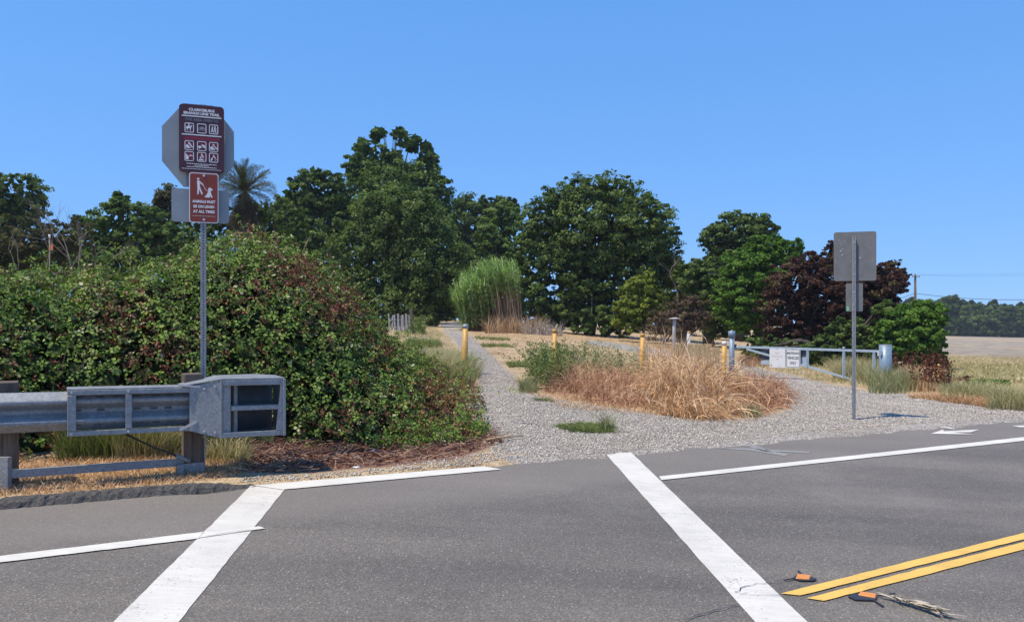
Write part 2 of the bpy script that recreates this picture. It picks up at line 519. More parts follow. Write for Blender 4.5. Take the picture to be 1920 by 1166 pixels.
def H(x, y):
    """ground height"""
    x = np.asarray(x, float); y = np.asarray(y, float)
    t = tdist(x, y)
    w = sstep(.2, 2.6, t) + sstep(ROADW + .3, ROADW + 4, -t)
    z = (1 - w) * roadz(x, y) + w * tps(x, y)
    b = .012 * np.sin(2.3 * x + 1.1 * y) * np.sin(1.7 * y - .9 * x) + .006 * np.sin(7.1 * x) * np.sin(6.3 * y + 1)
    z = z + b * sstep(.1, .8, np.abs(t + ROADW / 2) - ROADW / 2)
    inside = sstep(-.10, .03, -t) * sstep(-.10, .03, t + ROADW)
    return z - .06 * inside + .008 * (1 - inside)
def uter(px, py):
    """photo pixel -> point on the terrain (first hit)"""
    u, v = (px - 960) / F_PX, (py - HOR) / F_PX
    Ys = np.concatenate([np.arange(3, 40, .05), np.arange(40, 320, .5)])
    zz = CAMZ - v * Ys
    hit = np.nonzero(zz <= H(u * Ys, Ys))[0]
    Y = Ys[hit[0]] if len(hit) else 90.0
    return np.array([u * Y, Y, CAMZ - v * Y])
def inpoly(x, y, P):
    P = np.asarray(P); c = np.zeros(x.shape, bool)
    j = len(P) - 1
    for i in range(len(P)):
        xi, yi, xj, yj = P[i, 0], P[i, 1], P[j, 0], P[j, 1]
        m = ((yi > y) != (yj > y)) & (x < (xj - xi) * (y - yi) / (yj - yi + 1e-12) + xi)
        c ^= m; j = i
    return c
def polyxy(pts): return np.array([uter(*p)[:2] for p in pts])

gravel_main = [(960, 862), (1100, 853), (1340, 832), (1603, 803), (1920, 783), (2300, 768), (2300, 745), (1920, 760), (1800, 748), (1720, 738), (1620, 735), (1560, 722), (1500, 706), (1440, 694), (1385, 690),
               (1420, 705), (1455, 722), (1478, 750), (1478, 772), (1380, 785), (1230, 775), (1050, 748), (985, 735), (965, 705), (925, 668), (890, 640), (866, 618), (862, 606), (826, 606), (830, 620), (850, 640), (872, 660), (890, 690), (902, 725), (872, 765), (900, 815), (935, 850)]
G1 = polyxy(gravel_main)
G2 = polyxy([(1385, 690), (1440, 694), (1330, 668), (1200, 650), (1105, 637), (1098, 645), (1200, 662), (1310, 684)])
E_OFF = .12
L1 = polyxy([(380, 850), (470, 884), (560, 890), (700, 878), (860, 862), (925, 838), (905, 800), (800, 780), (600, 760), (380, 790)])
WORN = polyxy([(1010, 850), (930, 770), (925, 720), (905, 670), (880, 640), (850, 608), (838, 608), (850, 640), (885, 690), (895, 740), (890, 790), (930, 856)])
SOIL = np.array([(-14, 7.6), (-5, 7.9), (-1.2, 10.4), (-1.7, 13), (-2.6, 22), (-14, 22)])
def soft(P, x, y, r=.18):
    a = np.zeros(x.shape)
    for dx, dy in ((0, 0), (r, 0), (-r, 0), (0, r), (0, -r), (.7 * r, .7 * r), (-.7 * r, .7 * r), (.7 * r, -.7 * r), (-.7 * r, -.7 * r)):
        a += inpoly(x + dx, y + dy, P)
    return a / 9

def axis(fine0, fine1, step, lo, hi, g=1.16):
    a = list(np.arange(fine0, fine1 + 1e-6, step))
    d = step; v = a[-1]
    while v < hi: d *= g; v += d; a.append(v)
    d = step; v = a[0]; pre = []
    while v > lo: d *= g; v -= d; pre.append(v)
    return np.array(pre[::-1] + a)
gx = axis(-10, 15, .13, -1300, 1300); gy = axis(3, 27, .13, -500, 1300, 1.09)
X, Y = np.meshgrid(gx, gy)
Z = H(X, Y)
nx, ny = len(gx), len(gy)
idx = np.arange(nx * ny).reshape(ny, nx)
Fq = np.stack([idx[:-1, :-1], idx[:-1, 1:], idx[1:, 1:], idx[1:, :-1]], -1).reshape(-1, 4)
xf, yf = X.ravel(), Y.ravel()
tt = tdist(xf, yf)
verge = (tt > 0) & (tt < .32) & (sdist(xf, yf) < 40)
att = {'gravel': np.maximum(np.maximum(soft(G1, xf, yf, .32), soft(G2, xf, yf, .32)), np.where(sdist(xf, yf) > 4.3, 1.0, .30) * verge), 'litter': soft(L1, xf, yf), 'worn': .75 * soft(WORN, xf, yf, .3),
       'soil': .9 * soft(SOIL, xf, yf, .3)}
ang = xf / np.maximum(yf, 1)
dist = np.hypot(xf, yf)
fm = sstep(38, 62, dist) * sstep(.46, .52, ang) * (yf > 0)
att['field'] = np.clip(fm * (.75 + .35 * np.sin(dist / 9 + 1.5)), 0, 1)
ground = link('ground', npmesh('ground', np.stack([xf, yf, Z.ravel()], 1), Fq, smooth=True, attrs=att), M['ground'])
tag(ground, kind='structure')

# ---- the road
ss = np.concatenate([np.arange(-400, -20, 20), np.arange(-20, 30, .22), np.arange(30, 420, 20)])
er = .035 * np.sin(ss * 3.1) + .03 * np.sin(ss * 7.7 + 1) + .022 * np.sin(ss * 17 + 2) + .012 * rng.standard_normal(len(ss))
tcol = [0, -.35, -.75, -1.15, -2, -3.2, -5, -7, -ROADW]
rows = []
shd = []
for k, tq in enumerate(tcol):
    tv = (tq + er) if k == 0 else np.full_like(ss, tq)
    x = E0[0] + D[0] * ss + N_[0] * tv; y = E0[1] + D[1] * ss + N_[1] * tv
    rows.append(np.stack([x, y, roadz(x, y)], 1))
    shd.append(np.full(len(ss), [1, 1, 1, .15, 0, 0, 0, 0, 0][k]))
Vr = np.concatenate(rows); m_ = len(ss); kk = len(tcol)
ii = np.arange(kk * m_).reshape(kk, m_)
Fr = np.stack([ii[:-1, :-1], ii[1:, :-1], ii[1:, 1:], ii[:-1, 1:]], -1).reshape(-1, 4)
road = link('road', npmesh('road', Vr, Fr, smooth=True, attrs={'shoulder': np.concatenate(shd)}), M['asphalt'])
tag(road, kind='structure')

def sheet(name, quads, mat, dz, wob=.0035, n=40, parent=None):
    """painted marking: strips between two photo-measured edges laid on the road plane"""
    V, F = [], []
    for (p0, p1, q0, q1) in quads:          # edge p0->p1 and edge q0->q1
        b0 = len(V)
        for i in range(n + 1):
            f = i / n
            for (e0, e1) in ((p0, p1), (q0, q1)):
                P = e0 * (1 - f) + e1 * f
                w = wob * rng.standard_normal(2) * (1 if 0 < i < n else .3)
                x, y = P[0] + w[0] * .5, P[1] + w[1] * .5
                V.append((x, y, float(roadz(np.array(x), np.array(y))) + dz))
        for i in range(n):
            F.append((b0 + 2 * i, b0 + 2 * i + 1, b0 + 2 * i + 3, b0 + 2 * i + 2))
    o = link(name, npmesh(name, np.array(V), np.array(F)), mat, parent)
    return o
def ext(a, b, k): return b + (b - a) * k
u = upl
a0, a1, b0, b1 = u(213, 1166), u(470, 911), u(335, 1166), u(538, 913)
tag(sheet('crosswalk_line', [(ext(a1, a0, .25), a1, ext(b1, b0, .25), b1)], M['white_paint'], .004), kind='structure')
a0, a1, b0, b1 = u(1416, 1166), u(1132, 847), u(1514, 1166), u(1182, 847)
tag(sheet('crosswalk_line', [(ext(a1, a0, .3), a1, ext(b1, b0, .3), b1)], M['white_paint'], .004), kind='structure')
p, q = u(0, 1044), u(385, 998); p2, q2 = u(0, 1056), u(372, 1011)
tag(sheet('edge_line', [(ext(q, p, .6), q, ext(q2, p2, .6), q2)], M['edge_paint'], .008), kind='structure')
tag(sheet('edge_line', [(u(380, 1000), u(486, 988), u(372, 1010), u(497, 992))], M['edge_paint'], .008), kind='structure')
tag(sheet('edge_line', [(u(474, 911), u(908, 875), u(530, 919), u(940, 881))], M['edge_paint'], .008), kind='structure')
p, q = u(1236, 894), u(1920, 820); p2, q2 = u(1240, 901), u(1920, 827)
tag(sheet('edge_line', [(p, ext(p, q, .6), p2, ext(p2, q2, .6))], M['edge_paint'], .008), kind='structure')
for (a, b, c, d) in (((1464, 1114), (1920, 1000), (1500, 1118), (1920, 1012)), ((1512, 1123), (1920, 1017), (1545, 1128), (1920, 1031))):
    tag(sheet('centre_line', [(u(*a), ext(u(*a), u(*b), .8), u(*c), ext(u(*c), u(*d), .8))], M['yellow_paint'], .008), kind='structure')
def flatpoly(name, pts, mat, dz, parent=None, pz=None):
    V = [upl(*p) + np.array([0, 0, dz]) for p in pts]
    mb = MB(); mb.add(V, [tuple(range(len(V)))])
    return mb.build(name, mat, parent)
tag(flatpoly('arrow_marking', [(1745, 814), (1768, 806), (1770, 809), (1836, 806), (1820, 811), (1788, 811), (1826, 815)], M['edge_paint'], .008), kind='structure')
tag(flatpoly('arrow_marking', [(1768, 801.5), (1778, 801.5), (1792, 805), (1784, 805)], M['edge_paint'], .008), kind='structure')
tag(flatpoly('arrow_marking', [(1897, 799), (1925, 798), (1925, 801.5), (1912, 801.5)], M['edge_paint'], .008), kind='structure')
for pts in ([(1335, 840), (1420, 841), (1480, 852), (1470, 855), (1410, 845)], [(1400, 837), (1418, 835), (1448, 848), (1436, 848)], [(1435, 843), (1520, 847), (1515, 850), (1440, 846)]):
    tag(flatpoly('worn_marking', pts, M['faint_paint'], .004), kind='structure')

def crack(pts, w=.006):
    P = []
    for i in range(len(pts) - 1):
        a, b = upl(*pts[i]), upl(*pts[i + 1])
        k = max(2, int(np.linalg.norm(b - a) / .04))
        for j in range(k): P.append(a + (b - a) * j / k)
    P.append(upl(*pts[-1]))
    P = np.array(P); P[1:-1, :2] += .008 * rng.standard_normal((len(P) - 2, 2))
    d = np.gradient(P[:, :2], axis=0); d /= np.linalg.norm(d, axis=1)[:, None] + 1e-9
    nn = np.stack([-d[:, 1], d[:, 0], 0 * d[:, 0]], 1)
    ww = (w * (.5 + .8 * rng.random(len(P))))[:, None] / 2
    V = np.concatenate([P + nn * ww, P - nn * ww]); V[:, 2] += .0105
    k = len(P); i = np.arange(k - 1)
    return link('road_crack', npmesh('road_crack', V, np.stack([i, i + 1, k + i + 1, k + i], 1)), M['tar_and_shade'])
for pts, w in (([(1378, 1112), (1400, 1101), (1440, 1094), (1488, 1087)], .006), ([(1386, 1116), (1465, 1117)], .004), ([(1280, 1166), (1330, 1148), (1385, 1136)], .007), ([(385, 1007), (430, 1000), (470, 996)], .004)):
    tag(crack(pts, w), kind='structure')

# asphalt kerb: a low rounded dike along the left edge
mbk = MB(); prof = [(-.01, 0), (.02, .035), (.05, .056), (.10, .06), (.15, .045), (.19, 0)]
ks = np.concatenate([np.arange(-25, -3, .8), np.arange(-3, 1.92, .034)])
for i, s in enumerate(ks):
    hgt = 1 - sstep(1.2, 1.85, np.array(s)); wd = .75 + .25 * hgt
    for (t_, z_) in prof:
        x, y = E0 + D * s + N_ * (t_ * wd + .006 * random.gauss(0, 1))
        mbk.v.append((x, y, float(roadz(np.array(x), np.array(y))) + z_ * float(hgt) + (.0035 * random.gauss(0, 1) if z_ > 0 else -.01)))
npf = len(prof)
for i in range(len(ks) - 1):
    for k in range(npf - 1):
        mbk.f.append((i * npf + k, i * npf + k + 1, (i + 1) * npf + k + 1, (i + 1) * npf + k)); mbk.sm.append(False)
tag(mbk.build('asphalt_kerb', M['dike']), kind='structure')

# ------------------------------------------------------------------ foliage builders
def unit(v): return v / (np.linalg.norm(v, axis=-1, keepdims=True) + 1e-9)
def leaves(Cn, Nn, L, Wd, fold=.18, bend=0.0):
    """one folded leaf (two triangles) per centre"""
    k = len(Cn)
    L = np.broadcast_to(np.asarray(L, float), (k,))[:, None]; Wd = np.broadcast_to(np.asarray(Wd, float), (k,))[:, None]
    Nn = unit(Nn)
    t = unit(np.cross(Nn, rng.standard_normal((k, 3)))); b = np.cross(Nn, t)
    V = np.stack([Cn - t * L / 2, Cn + b * Wd / 2 + Nn * fold * Wd, Cn + t * L / 2, Cn - b * Wd / 2 + Nn * fold * Wd], 1).reshape(-1, 3)
    o = np.arange(k)[:, None] * 4
    F = np.concatenate([o + np.array([[0, 1, 2]]), o + np.array([[0, 2, 3]])], 1).reshape(-1, 3)
    return V, F
def blades(P, Hh, lean, Wd, seg=3, curve=1.0, side=None, taper=1.0):
    """curved tapering blades: base P, height Hh, horizontal lean vector, width"""
    k = len(P)
    Hh = np.broadcast_to(np.asarray(Hh, float), (k,)); Wd = np.broadcast_to(np.asarray(Wd, float), (k,))
    if side is None:
        a = rng.random(k) * 2 * np.pi
        side = np.stack([np.cos(a), np.sin(a), 0 * a], 1)
    V = []
    for i in range(seg + 1):
        f = i / seg
        c = P + np.stack([lean[:, 0] * f ** (1 + curve), lean[:, 1] * f ** (1 + curve), Hh * (f - .18 * curve * f * f * np.hypot(lean[:, 0], lean[:, 1]) / (Hh + 1e-6))], 1)
        w = (Wd * (1 - taper * f ** 1.6) / 2 + .0004)[:, None]
        V += [c - side * w, c + side * w]
    V = np.stack(V, 1).reshape(-1, 3)
    o = np.arange(k)[:, None] * (2 * (seg + 1))
    F = np.concatenate([o + np.array([[2 * i, 2 * i + 1, 2 * i + 3, 2 * i + 2]]) for i in range(seg)], 1).reshape(-1, 4)
    return V, F
def scatter_poly(P, k):
    P = np.asarray(P); lo, hi = P.min(0), P.max(0); out = np.zeros((0, 2))
    while len(out) < k:
        q = lo + (hi - lo) * rng.random((k * 2, 2))
        out = np.concatenate([out, q[inpoly(q[:, 0], q[:, 1], P)]])
    return out[:k]
def onground(xy): return np.concatenate([xy, H(xy[:, 0], xy[:, 1])[:, None]], 1)

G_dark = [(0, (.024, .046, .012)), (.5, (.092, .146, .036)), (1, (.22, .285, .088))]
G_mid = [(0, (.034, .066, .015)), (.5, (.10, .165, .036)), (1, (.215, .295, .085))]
G_bright = [(0, (.040, .092, .012)), (.5, (.092, .185, .024)), (1, (.165, .27, .05))]
G_yellow = [(0, (.075, .105, .014)), (.5, (.18, .22, .032)), (1, (.32, .36, .065))]
G_olive = [(0, (.030, .032, .011)), (.5, (.070, .070, .022)), (1, (.115, .108, .042))]
G_plum = [(0, (.027, .014, .012)), (.5, (.076, .037, .030)), (.8, (.135, .072, .055)), (1, (.12, .12, .04))]
G_brown = [(0, (.09, .055, .04)), (.5, (.17, .115, .08)), (1, (.20, .17, .09))]
for nm, st in (('dark', G_dark), ('mid', G_mid), ('bright', G_bright), ('yellow', G_yellow), ('olive', G_olive), ('plum', G_plum), ('brown', G_brown)):
    M['leaf_' + nm] = leafmat(nm + '_tree_leaf', st, .6, .34, .12, (1.2, .9, .7) if nm == 'plum' else None)

def crown_cloud(lobes, Yd, n, leaf, dk=.9, clump=.17, droop=0.0, flat=.6, lobe_fill=.5, ragged=.25, core=1.7):
    """leaf centres, normals and tone for a crown made of photo-measured lobes (px,py,rx,ry[,dy])"""
    E = []
    for lb in lobes:
        px, py, rx, ry = lb[:4]; dy = lb[4] if len(lb) > 4 else 0
        y = Yd + dy; c = pix(px, py, y)
        E.append((c, np.array([rx / F_PX * y, .5 * (rx + ry) / F_PX * y * dk, ry / F_PX * y])))
    area = np.array([(e[1][0] * e[1][2]) ** 1.0 for e in E]); area /= area.sum()
    Cs, Ns, Vs, Zs = [], [], [], []
    n = int(n * 1.5)
    per = 55
    ncl = max(10, int(n / per))
    for (c, r), f in zip(E, area):
        k = max(6, int(ncl * f * 1.35))
        d = unit(rng.standard_normal((k, 3)) * np.array([1, 1, 1]))
        keep = (d[:, 1] < .35) | (rng.random(k) < .35)
        d = d[keep]
        rad = 1 - ragged * rng.random(len(d)) ** 1.6 + .05 * rng.standard_normal(len(d))
        deep = rng.random(len(d)) < .22
        rad[deep] *= .75
        cc = c + d * r * rad[:, None]
        # drop clumps buried in another lobe
        bur = np.zeros(len(cc), bool)
        for (c2, r2) in E:
            if c2 is c: continue
            bur |= (((cc - c2) / r2) ** 2).sum(1) < lobe_fill ** 2
        cc, d = cc[~bur], d[~bur]
        rr = clump * r.mean() * (.45 + 1.1 * rng.random(len(cc)) ** 1.3)
        tone = np.clip(.5 + .27 * rng.standard_normal(len(cc)), 0, 1)
        spr = rng.random(len(cc)) < .12
        cc[spr] += d[spr] * r * (.04 + .16 * rng.random((spr.sum(), 1)))
        cnt = per
        g = rng.standard_normal((len(cc), cnt, 3)); g = g / (np.linalg.norm(g, axis=2, keepdims=True) + 1e-6) * rng.random((len(cc), cnt, 1)) ** .45
        pos = cc[:, None, :] + g * rr[:, None, None] * np.array([1.15, 1.15, flat])
        pos[:, :, 2] -= droop * rr[:, None] * rng.random((len(cc), cnt))
        nn = .7 * d[:, None, :] + .9 * g + .75 * rng.standard_normal(g.shape) + np.array([0, 0, .55])
        Cs.append(pos.reshape(-1, 3)); Ns.append(nn.reshape(-1, 3)); Zs.append(np.full(pos.size // 3, 1.0))
        Vs.append(np.clip(tone[:, None] + .16 * rng.standard_normal((len(cc), cnt)), 0, 1).ravel())
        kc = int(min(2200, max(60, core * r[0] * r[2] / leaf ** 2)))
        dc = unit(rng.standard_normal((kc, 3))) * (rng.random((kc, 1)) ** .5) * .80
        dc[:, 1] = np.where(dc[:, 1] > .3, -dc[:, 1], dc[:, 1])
        Cs.append(c + dc * r); Ns.append(dc + .9 * rng.standard_normal((kc, 3)) + np.array([0, -.6, 0])); Vs.append(.3 * rng.random(kc)); Zs.append(np.full(kc, 2.6))  # core leaves kept to dark tones: the crown's inner shade as colour
    return np.concatenate(Cs), np.concatenate(Ns), np.concatenate(Vs), E, np.concatenate(Zs)

def tree(name, label, cat, lobes, Yd, n, leaf, mat, group=None, base=None, trunk_r=.28, aspect=.6, trunk=True, bark='bark', stems=1, **kw):
    Cn, Nn, vv, E, zs = crown_cloud(lobes, Yd, n, leaf, **kw)
    if base is None: base = (lobes[0][0], Yd)
    bx = (base[0] - 960) / F_PX * base[1]
    by = base[1]
    bz = float(H(bx, by))
    root = empty(name, (bx, by, bz))
    tag(root, label, cat, group)
    keep = Cn[:, 2] > H(Cn[:, 0], Cn[:, 1]) - .05
    Cn, Nn, vv, zs = Cn[keep], Nn[keep], vv[keep], zs[keep]
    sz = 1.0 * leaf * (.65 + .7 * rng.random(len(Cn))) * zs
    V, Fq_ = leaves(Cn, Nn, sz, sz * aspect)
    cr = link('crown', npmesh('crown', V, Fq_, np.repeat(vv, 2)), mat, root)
    if trunk:
        mb = MB()
        for s_ in range(stems):
            off = Vector((random.uniform(-.5, .5), random.uniform(-.4, .4), 0)) if stems > 1 else Vector((0, 0, 0))
            top = Vector(E[0][0]) if stems == 1 else Vector(E[s_ % len(E)][0])
            b0_ = Vector((bx, by, bz - .2)) + off
            mid = b0_.lerp(top, .5) + Vector((random.uniform(-.3, .3), random.uniform(-.3, .3), 0))
            mb.tube([b0_, b0_.lerp(mid, .5), mid, top], [trunk_r * 1.25, trunk_r, trunk_r * .75, trunk_r * .3], 8)
            for (c, r) in E:
                for j in range(3):
                    dd = unit(rng.standard_normal(3)) * r * .8; dd[2] = abs(dd[2]) * .8
                    tip = Vector(c + dd)
                    st = b0_.lerp(mid, .6 + .4 * random.random())
                    m2 = st.lerp(tip, .5) + Vector((0, 0, .15 * (tip - st).length))
                    mb.tube([st, m2, tip], [trunk_r * .42, trunk_r * .26, trunk_r * .06], 5, False)
        mb.build('trunk', M[bark], root)
    return root

# ------------------------------------------------------------------ trees
OAKS = 'trees behind the bramble thicket'
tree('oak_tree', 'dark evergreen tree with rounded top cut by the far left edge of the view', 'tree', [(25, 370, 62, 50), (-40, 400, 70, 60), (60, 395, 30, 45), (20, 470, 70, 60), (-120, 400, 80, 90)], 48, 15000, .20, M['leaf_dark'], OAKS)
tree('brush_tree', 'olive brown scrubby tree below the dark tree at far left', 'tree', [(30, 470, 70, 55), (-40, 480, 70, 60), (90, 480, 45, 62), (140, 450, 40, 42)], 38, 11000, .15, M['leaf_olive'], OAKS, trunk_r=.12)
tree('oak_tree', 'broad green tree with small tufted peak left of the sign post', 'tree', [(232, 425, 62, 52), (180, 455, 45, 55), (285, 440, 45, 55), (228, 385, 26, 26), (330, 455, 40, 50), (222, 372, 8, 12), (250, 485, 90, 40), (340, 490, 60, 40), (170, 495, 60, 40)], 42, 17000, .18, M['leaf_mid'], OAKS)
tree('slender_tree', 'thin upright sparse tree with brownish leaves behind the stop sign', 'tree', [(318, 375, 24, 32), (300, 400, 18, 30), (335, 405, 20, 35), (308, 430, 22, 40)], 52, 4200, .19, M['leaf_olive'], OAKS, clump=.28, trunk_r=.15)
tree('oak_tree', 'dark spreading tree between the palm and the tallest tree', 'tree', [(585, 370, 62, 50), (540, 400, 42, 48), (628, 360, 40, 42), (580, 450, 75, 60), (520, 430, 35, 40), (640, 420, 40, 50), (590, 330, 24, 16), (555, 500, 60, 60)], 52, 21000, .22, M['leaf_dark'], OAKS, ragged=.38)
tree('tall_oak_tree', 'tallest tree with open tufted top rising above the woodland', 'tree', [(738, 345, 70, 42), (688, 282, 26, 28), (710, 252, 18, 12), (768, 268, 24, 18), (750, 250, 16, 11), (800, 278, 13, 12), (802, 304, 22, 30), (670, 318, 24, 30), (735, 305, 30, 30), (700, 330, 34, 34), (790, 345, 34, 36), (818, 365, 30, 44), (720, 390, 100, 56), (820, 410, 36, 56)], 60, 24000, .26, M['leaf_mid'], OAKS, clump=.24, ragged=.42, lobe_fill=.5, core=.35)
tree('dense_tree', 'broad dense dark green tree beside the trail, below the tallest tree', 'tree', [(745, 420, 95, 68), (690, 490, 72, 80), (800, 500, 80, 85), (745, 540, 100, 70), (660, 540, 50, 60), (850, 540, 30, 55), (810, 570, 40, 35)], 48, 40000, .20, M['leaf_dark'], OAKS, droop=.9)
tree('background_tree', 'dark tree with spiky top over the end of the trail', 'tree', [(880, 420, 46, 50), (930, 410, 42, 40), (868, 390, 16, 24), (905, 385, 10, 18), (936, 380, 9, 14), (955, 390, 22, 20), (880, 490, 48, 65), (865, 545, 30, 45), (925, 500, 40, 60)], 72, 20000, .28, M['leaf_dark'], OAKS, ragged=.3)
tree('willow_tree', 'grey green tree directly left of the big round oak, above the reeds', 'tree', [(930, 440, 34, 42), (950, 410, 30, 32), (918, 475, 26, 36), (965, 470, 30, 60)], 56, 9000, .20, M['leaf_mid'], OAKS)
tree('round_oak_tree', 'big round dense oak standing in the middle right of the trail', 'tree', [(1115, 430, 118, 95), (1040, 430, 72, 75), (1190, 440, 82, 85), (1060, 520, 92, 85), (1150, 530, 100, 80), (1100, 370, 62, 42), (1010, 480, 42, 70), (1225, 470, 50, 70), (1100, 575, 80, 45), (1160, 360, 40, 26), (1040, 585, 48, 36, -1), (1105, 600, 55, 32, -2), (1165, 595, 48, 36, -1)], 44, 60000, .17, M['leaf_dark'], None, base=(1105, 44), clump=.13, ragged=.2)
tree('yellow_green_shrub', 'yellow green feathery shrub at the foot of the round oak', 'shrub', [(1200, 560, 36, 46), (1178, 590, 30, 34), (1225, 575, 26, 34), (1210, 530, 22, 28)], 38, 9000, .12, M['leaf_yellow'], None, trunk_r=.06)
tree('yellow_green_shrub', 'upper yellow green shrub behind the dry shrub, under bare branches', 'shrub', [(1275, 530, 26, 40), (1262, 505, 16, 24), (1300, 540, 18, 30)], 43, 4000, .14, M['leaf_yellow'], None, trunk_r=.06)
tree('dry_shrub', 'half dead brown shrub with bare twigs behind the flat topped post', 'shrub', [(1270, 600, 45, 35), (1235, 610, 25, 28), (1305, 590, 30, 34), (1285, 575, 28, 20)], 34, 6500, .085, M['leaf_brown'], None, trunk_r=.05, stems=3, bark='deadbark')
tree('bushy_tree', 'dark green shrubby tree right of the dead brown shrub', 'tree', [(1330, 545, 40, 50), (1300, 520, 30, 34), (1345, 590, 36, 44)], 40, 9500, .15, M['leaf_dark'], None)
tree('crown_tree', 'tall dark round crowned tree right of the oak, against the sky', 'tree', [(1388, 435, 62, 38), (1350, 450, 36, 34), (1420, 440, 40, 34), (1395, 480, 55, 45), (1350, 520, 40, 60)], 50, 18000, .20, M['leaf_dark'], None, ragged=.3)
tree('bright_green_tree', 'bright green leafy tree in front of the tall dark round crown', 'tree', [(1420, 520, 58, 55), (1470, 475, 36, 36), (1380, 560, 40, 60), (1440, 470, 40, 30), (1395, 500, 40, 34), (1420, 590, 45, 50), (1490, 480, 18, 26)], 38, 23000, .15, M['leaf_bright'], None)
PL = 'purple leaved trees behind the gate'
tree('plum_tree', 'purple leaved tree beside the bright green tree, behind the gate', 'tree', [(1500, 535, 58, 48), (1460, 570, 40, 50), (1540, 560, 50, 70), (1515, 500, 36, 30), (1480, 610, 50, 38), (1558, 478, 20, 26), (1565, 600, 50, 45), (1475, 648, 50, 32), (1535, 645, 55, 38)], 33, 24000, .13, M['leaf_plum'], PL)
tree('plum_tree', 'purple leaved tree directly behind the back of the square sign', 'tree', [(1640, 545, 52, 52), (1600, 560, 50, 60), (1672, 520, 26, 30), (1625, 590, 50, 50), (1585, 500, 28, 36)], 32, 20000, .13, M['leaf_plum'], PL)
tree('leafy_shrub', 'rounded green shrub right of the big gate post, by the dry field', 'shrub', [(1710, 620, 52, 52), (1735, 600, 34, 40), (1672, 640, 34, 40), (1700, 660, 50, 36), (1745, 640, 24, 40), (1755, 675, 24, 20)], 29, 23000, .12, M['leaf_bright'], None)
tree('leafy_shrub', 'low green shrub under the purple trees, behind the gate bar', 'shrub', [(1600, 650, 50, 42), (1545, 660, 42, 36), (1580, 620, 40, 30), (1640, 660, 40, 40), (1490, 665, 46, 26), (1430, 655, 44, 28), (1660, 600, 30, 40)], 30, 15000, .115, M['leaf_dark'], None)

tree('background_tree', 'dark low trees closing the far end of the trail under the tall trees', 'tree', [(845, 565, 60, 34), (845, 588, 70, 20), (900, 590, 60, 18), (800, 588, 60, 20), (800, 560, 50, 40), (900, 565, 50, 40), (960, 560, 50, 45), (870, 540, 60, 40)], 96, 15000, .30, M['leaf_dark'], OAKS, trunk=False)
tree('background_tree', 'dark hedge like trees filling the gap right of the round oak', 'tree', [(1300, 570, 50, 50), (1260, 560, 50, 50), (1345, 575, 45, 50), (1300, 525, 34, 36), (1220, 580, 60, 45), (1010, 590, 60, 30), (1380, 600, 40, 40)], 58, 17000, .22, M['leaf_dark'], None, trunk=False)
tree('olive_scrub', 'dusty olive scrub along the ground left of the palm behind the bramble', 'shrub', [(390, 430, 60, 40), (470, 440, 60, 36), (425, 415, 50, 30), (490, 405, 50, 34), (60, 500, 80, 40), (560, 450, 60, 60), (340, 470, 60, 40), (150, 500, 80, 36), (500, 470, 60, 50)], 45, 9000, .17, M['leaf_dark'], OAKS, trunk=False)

tree('background_tree', 'dark tree added at the left to shade the far end of the trail', 'tree', [(818, 535, 45, 50), (845, 500, 50, 40), (805, 575, 28, 30), (870, 520, 30, 30)], 68, 9000, .25, M['leaf_dark'], OAKS)  # tree added so its shadow falls across the trail's end

# far treeline: shared meshes
FT = 'trees of the far treeline beyond the field'
protos = []
for k, (dx) in enumerate((0, 1)):
    Cn, Nn, vv, E, zs = crown_cloud([(960, HOR - 20, 30, 22), (940, HOR - 12, 22, 18), (982, HOR - 10, 22, 17), (955 + 10 * k, HOR - 32, 16, 12), (960, HOR + 2, 36, 14)], 250, 5200, .8, dk=.8)
    sz = .95 * (.65 + .7 * rng.random(len(Cn))) * zs
    V, Fq_ = leaves(Cn - np.array([0, 250, CAMZ]), Nn, sz, sz * .7)
    protos.append(npmesh('crown', V, Fq_, np.repeat(vv, 2)))
    protos[-1].materials.append(M['leaf_dark'])
tmb = MB().tube([(0, 0, -6), (0, 0, 0), (.2, 0, 3)], [.6, .45, .2], 7).mesh('trunk')
tmb.materials.append(M['bark'])
k = 0
for px in list(range(1700, 2130, 26)) + list(range(1712, 2130, 34)):
    back = k % 3 == 2 or px > 5000
    Yd = random.uniform(238, 262) + (18 if k > 16 else 0)
    x = (px - 960) / F_PX * Yd
    root = empty('distant_tree', (x, Yd, float(H(x, Yd)) + 3.0), random.uniform(0, 6.28))
    tag(root, 'dark green tree in the distant treeline beyond the dry field', 'tree', FT)
    s = random.uniform(.9, 1.18) * (1.0 if px > 1790 else 1.1)
    root.scale = (s, s, s * random.uniform(.92, 1.12))
    link('crown', protos[k % 2], None, root, False)
    link('trunk', tmb, None, root, False)
    k += 1

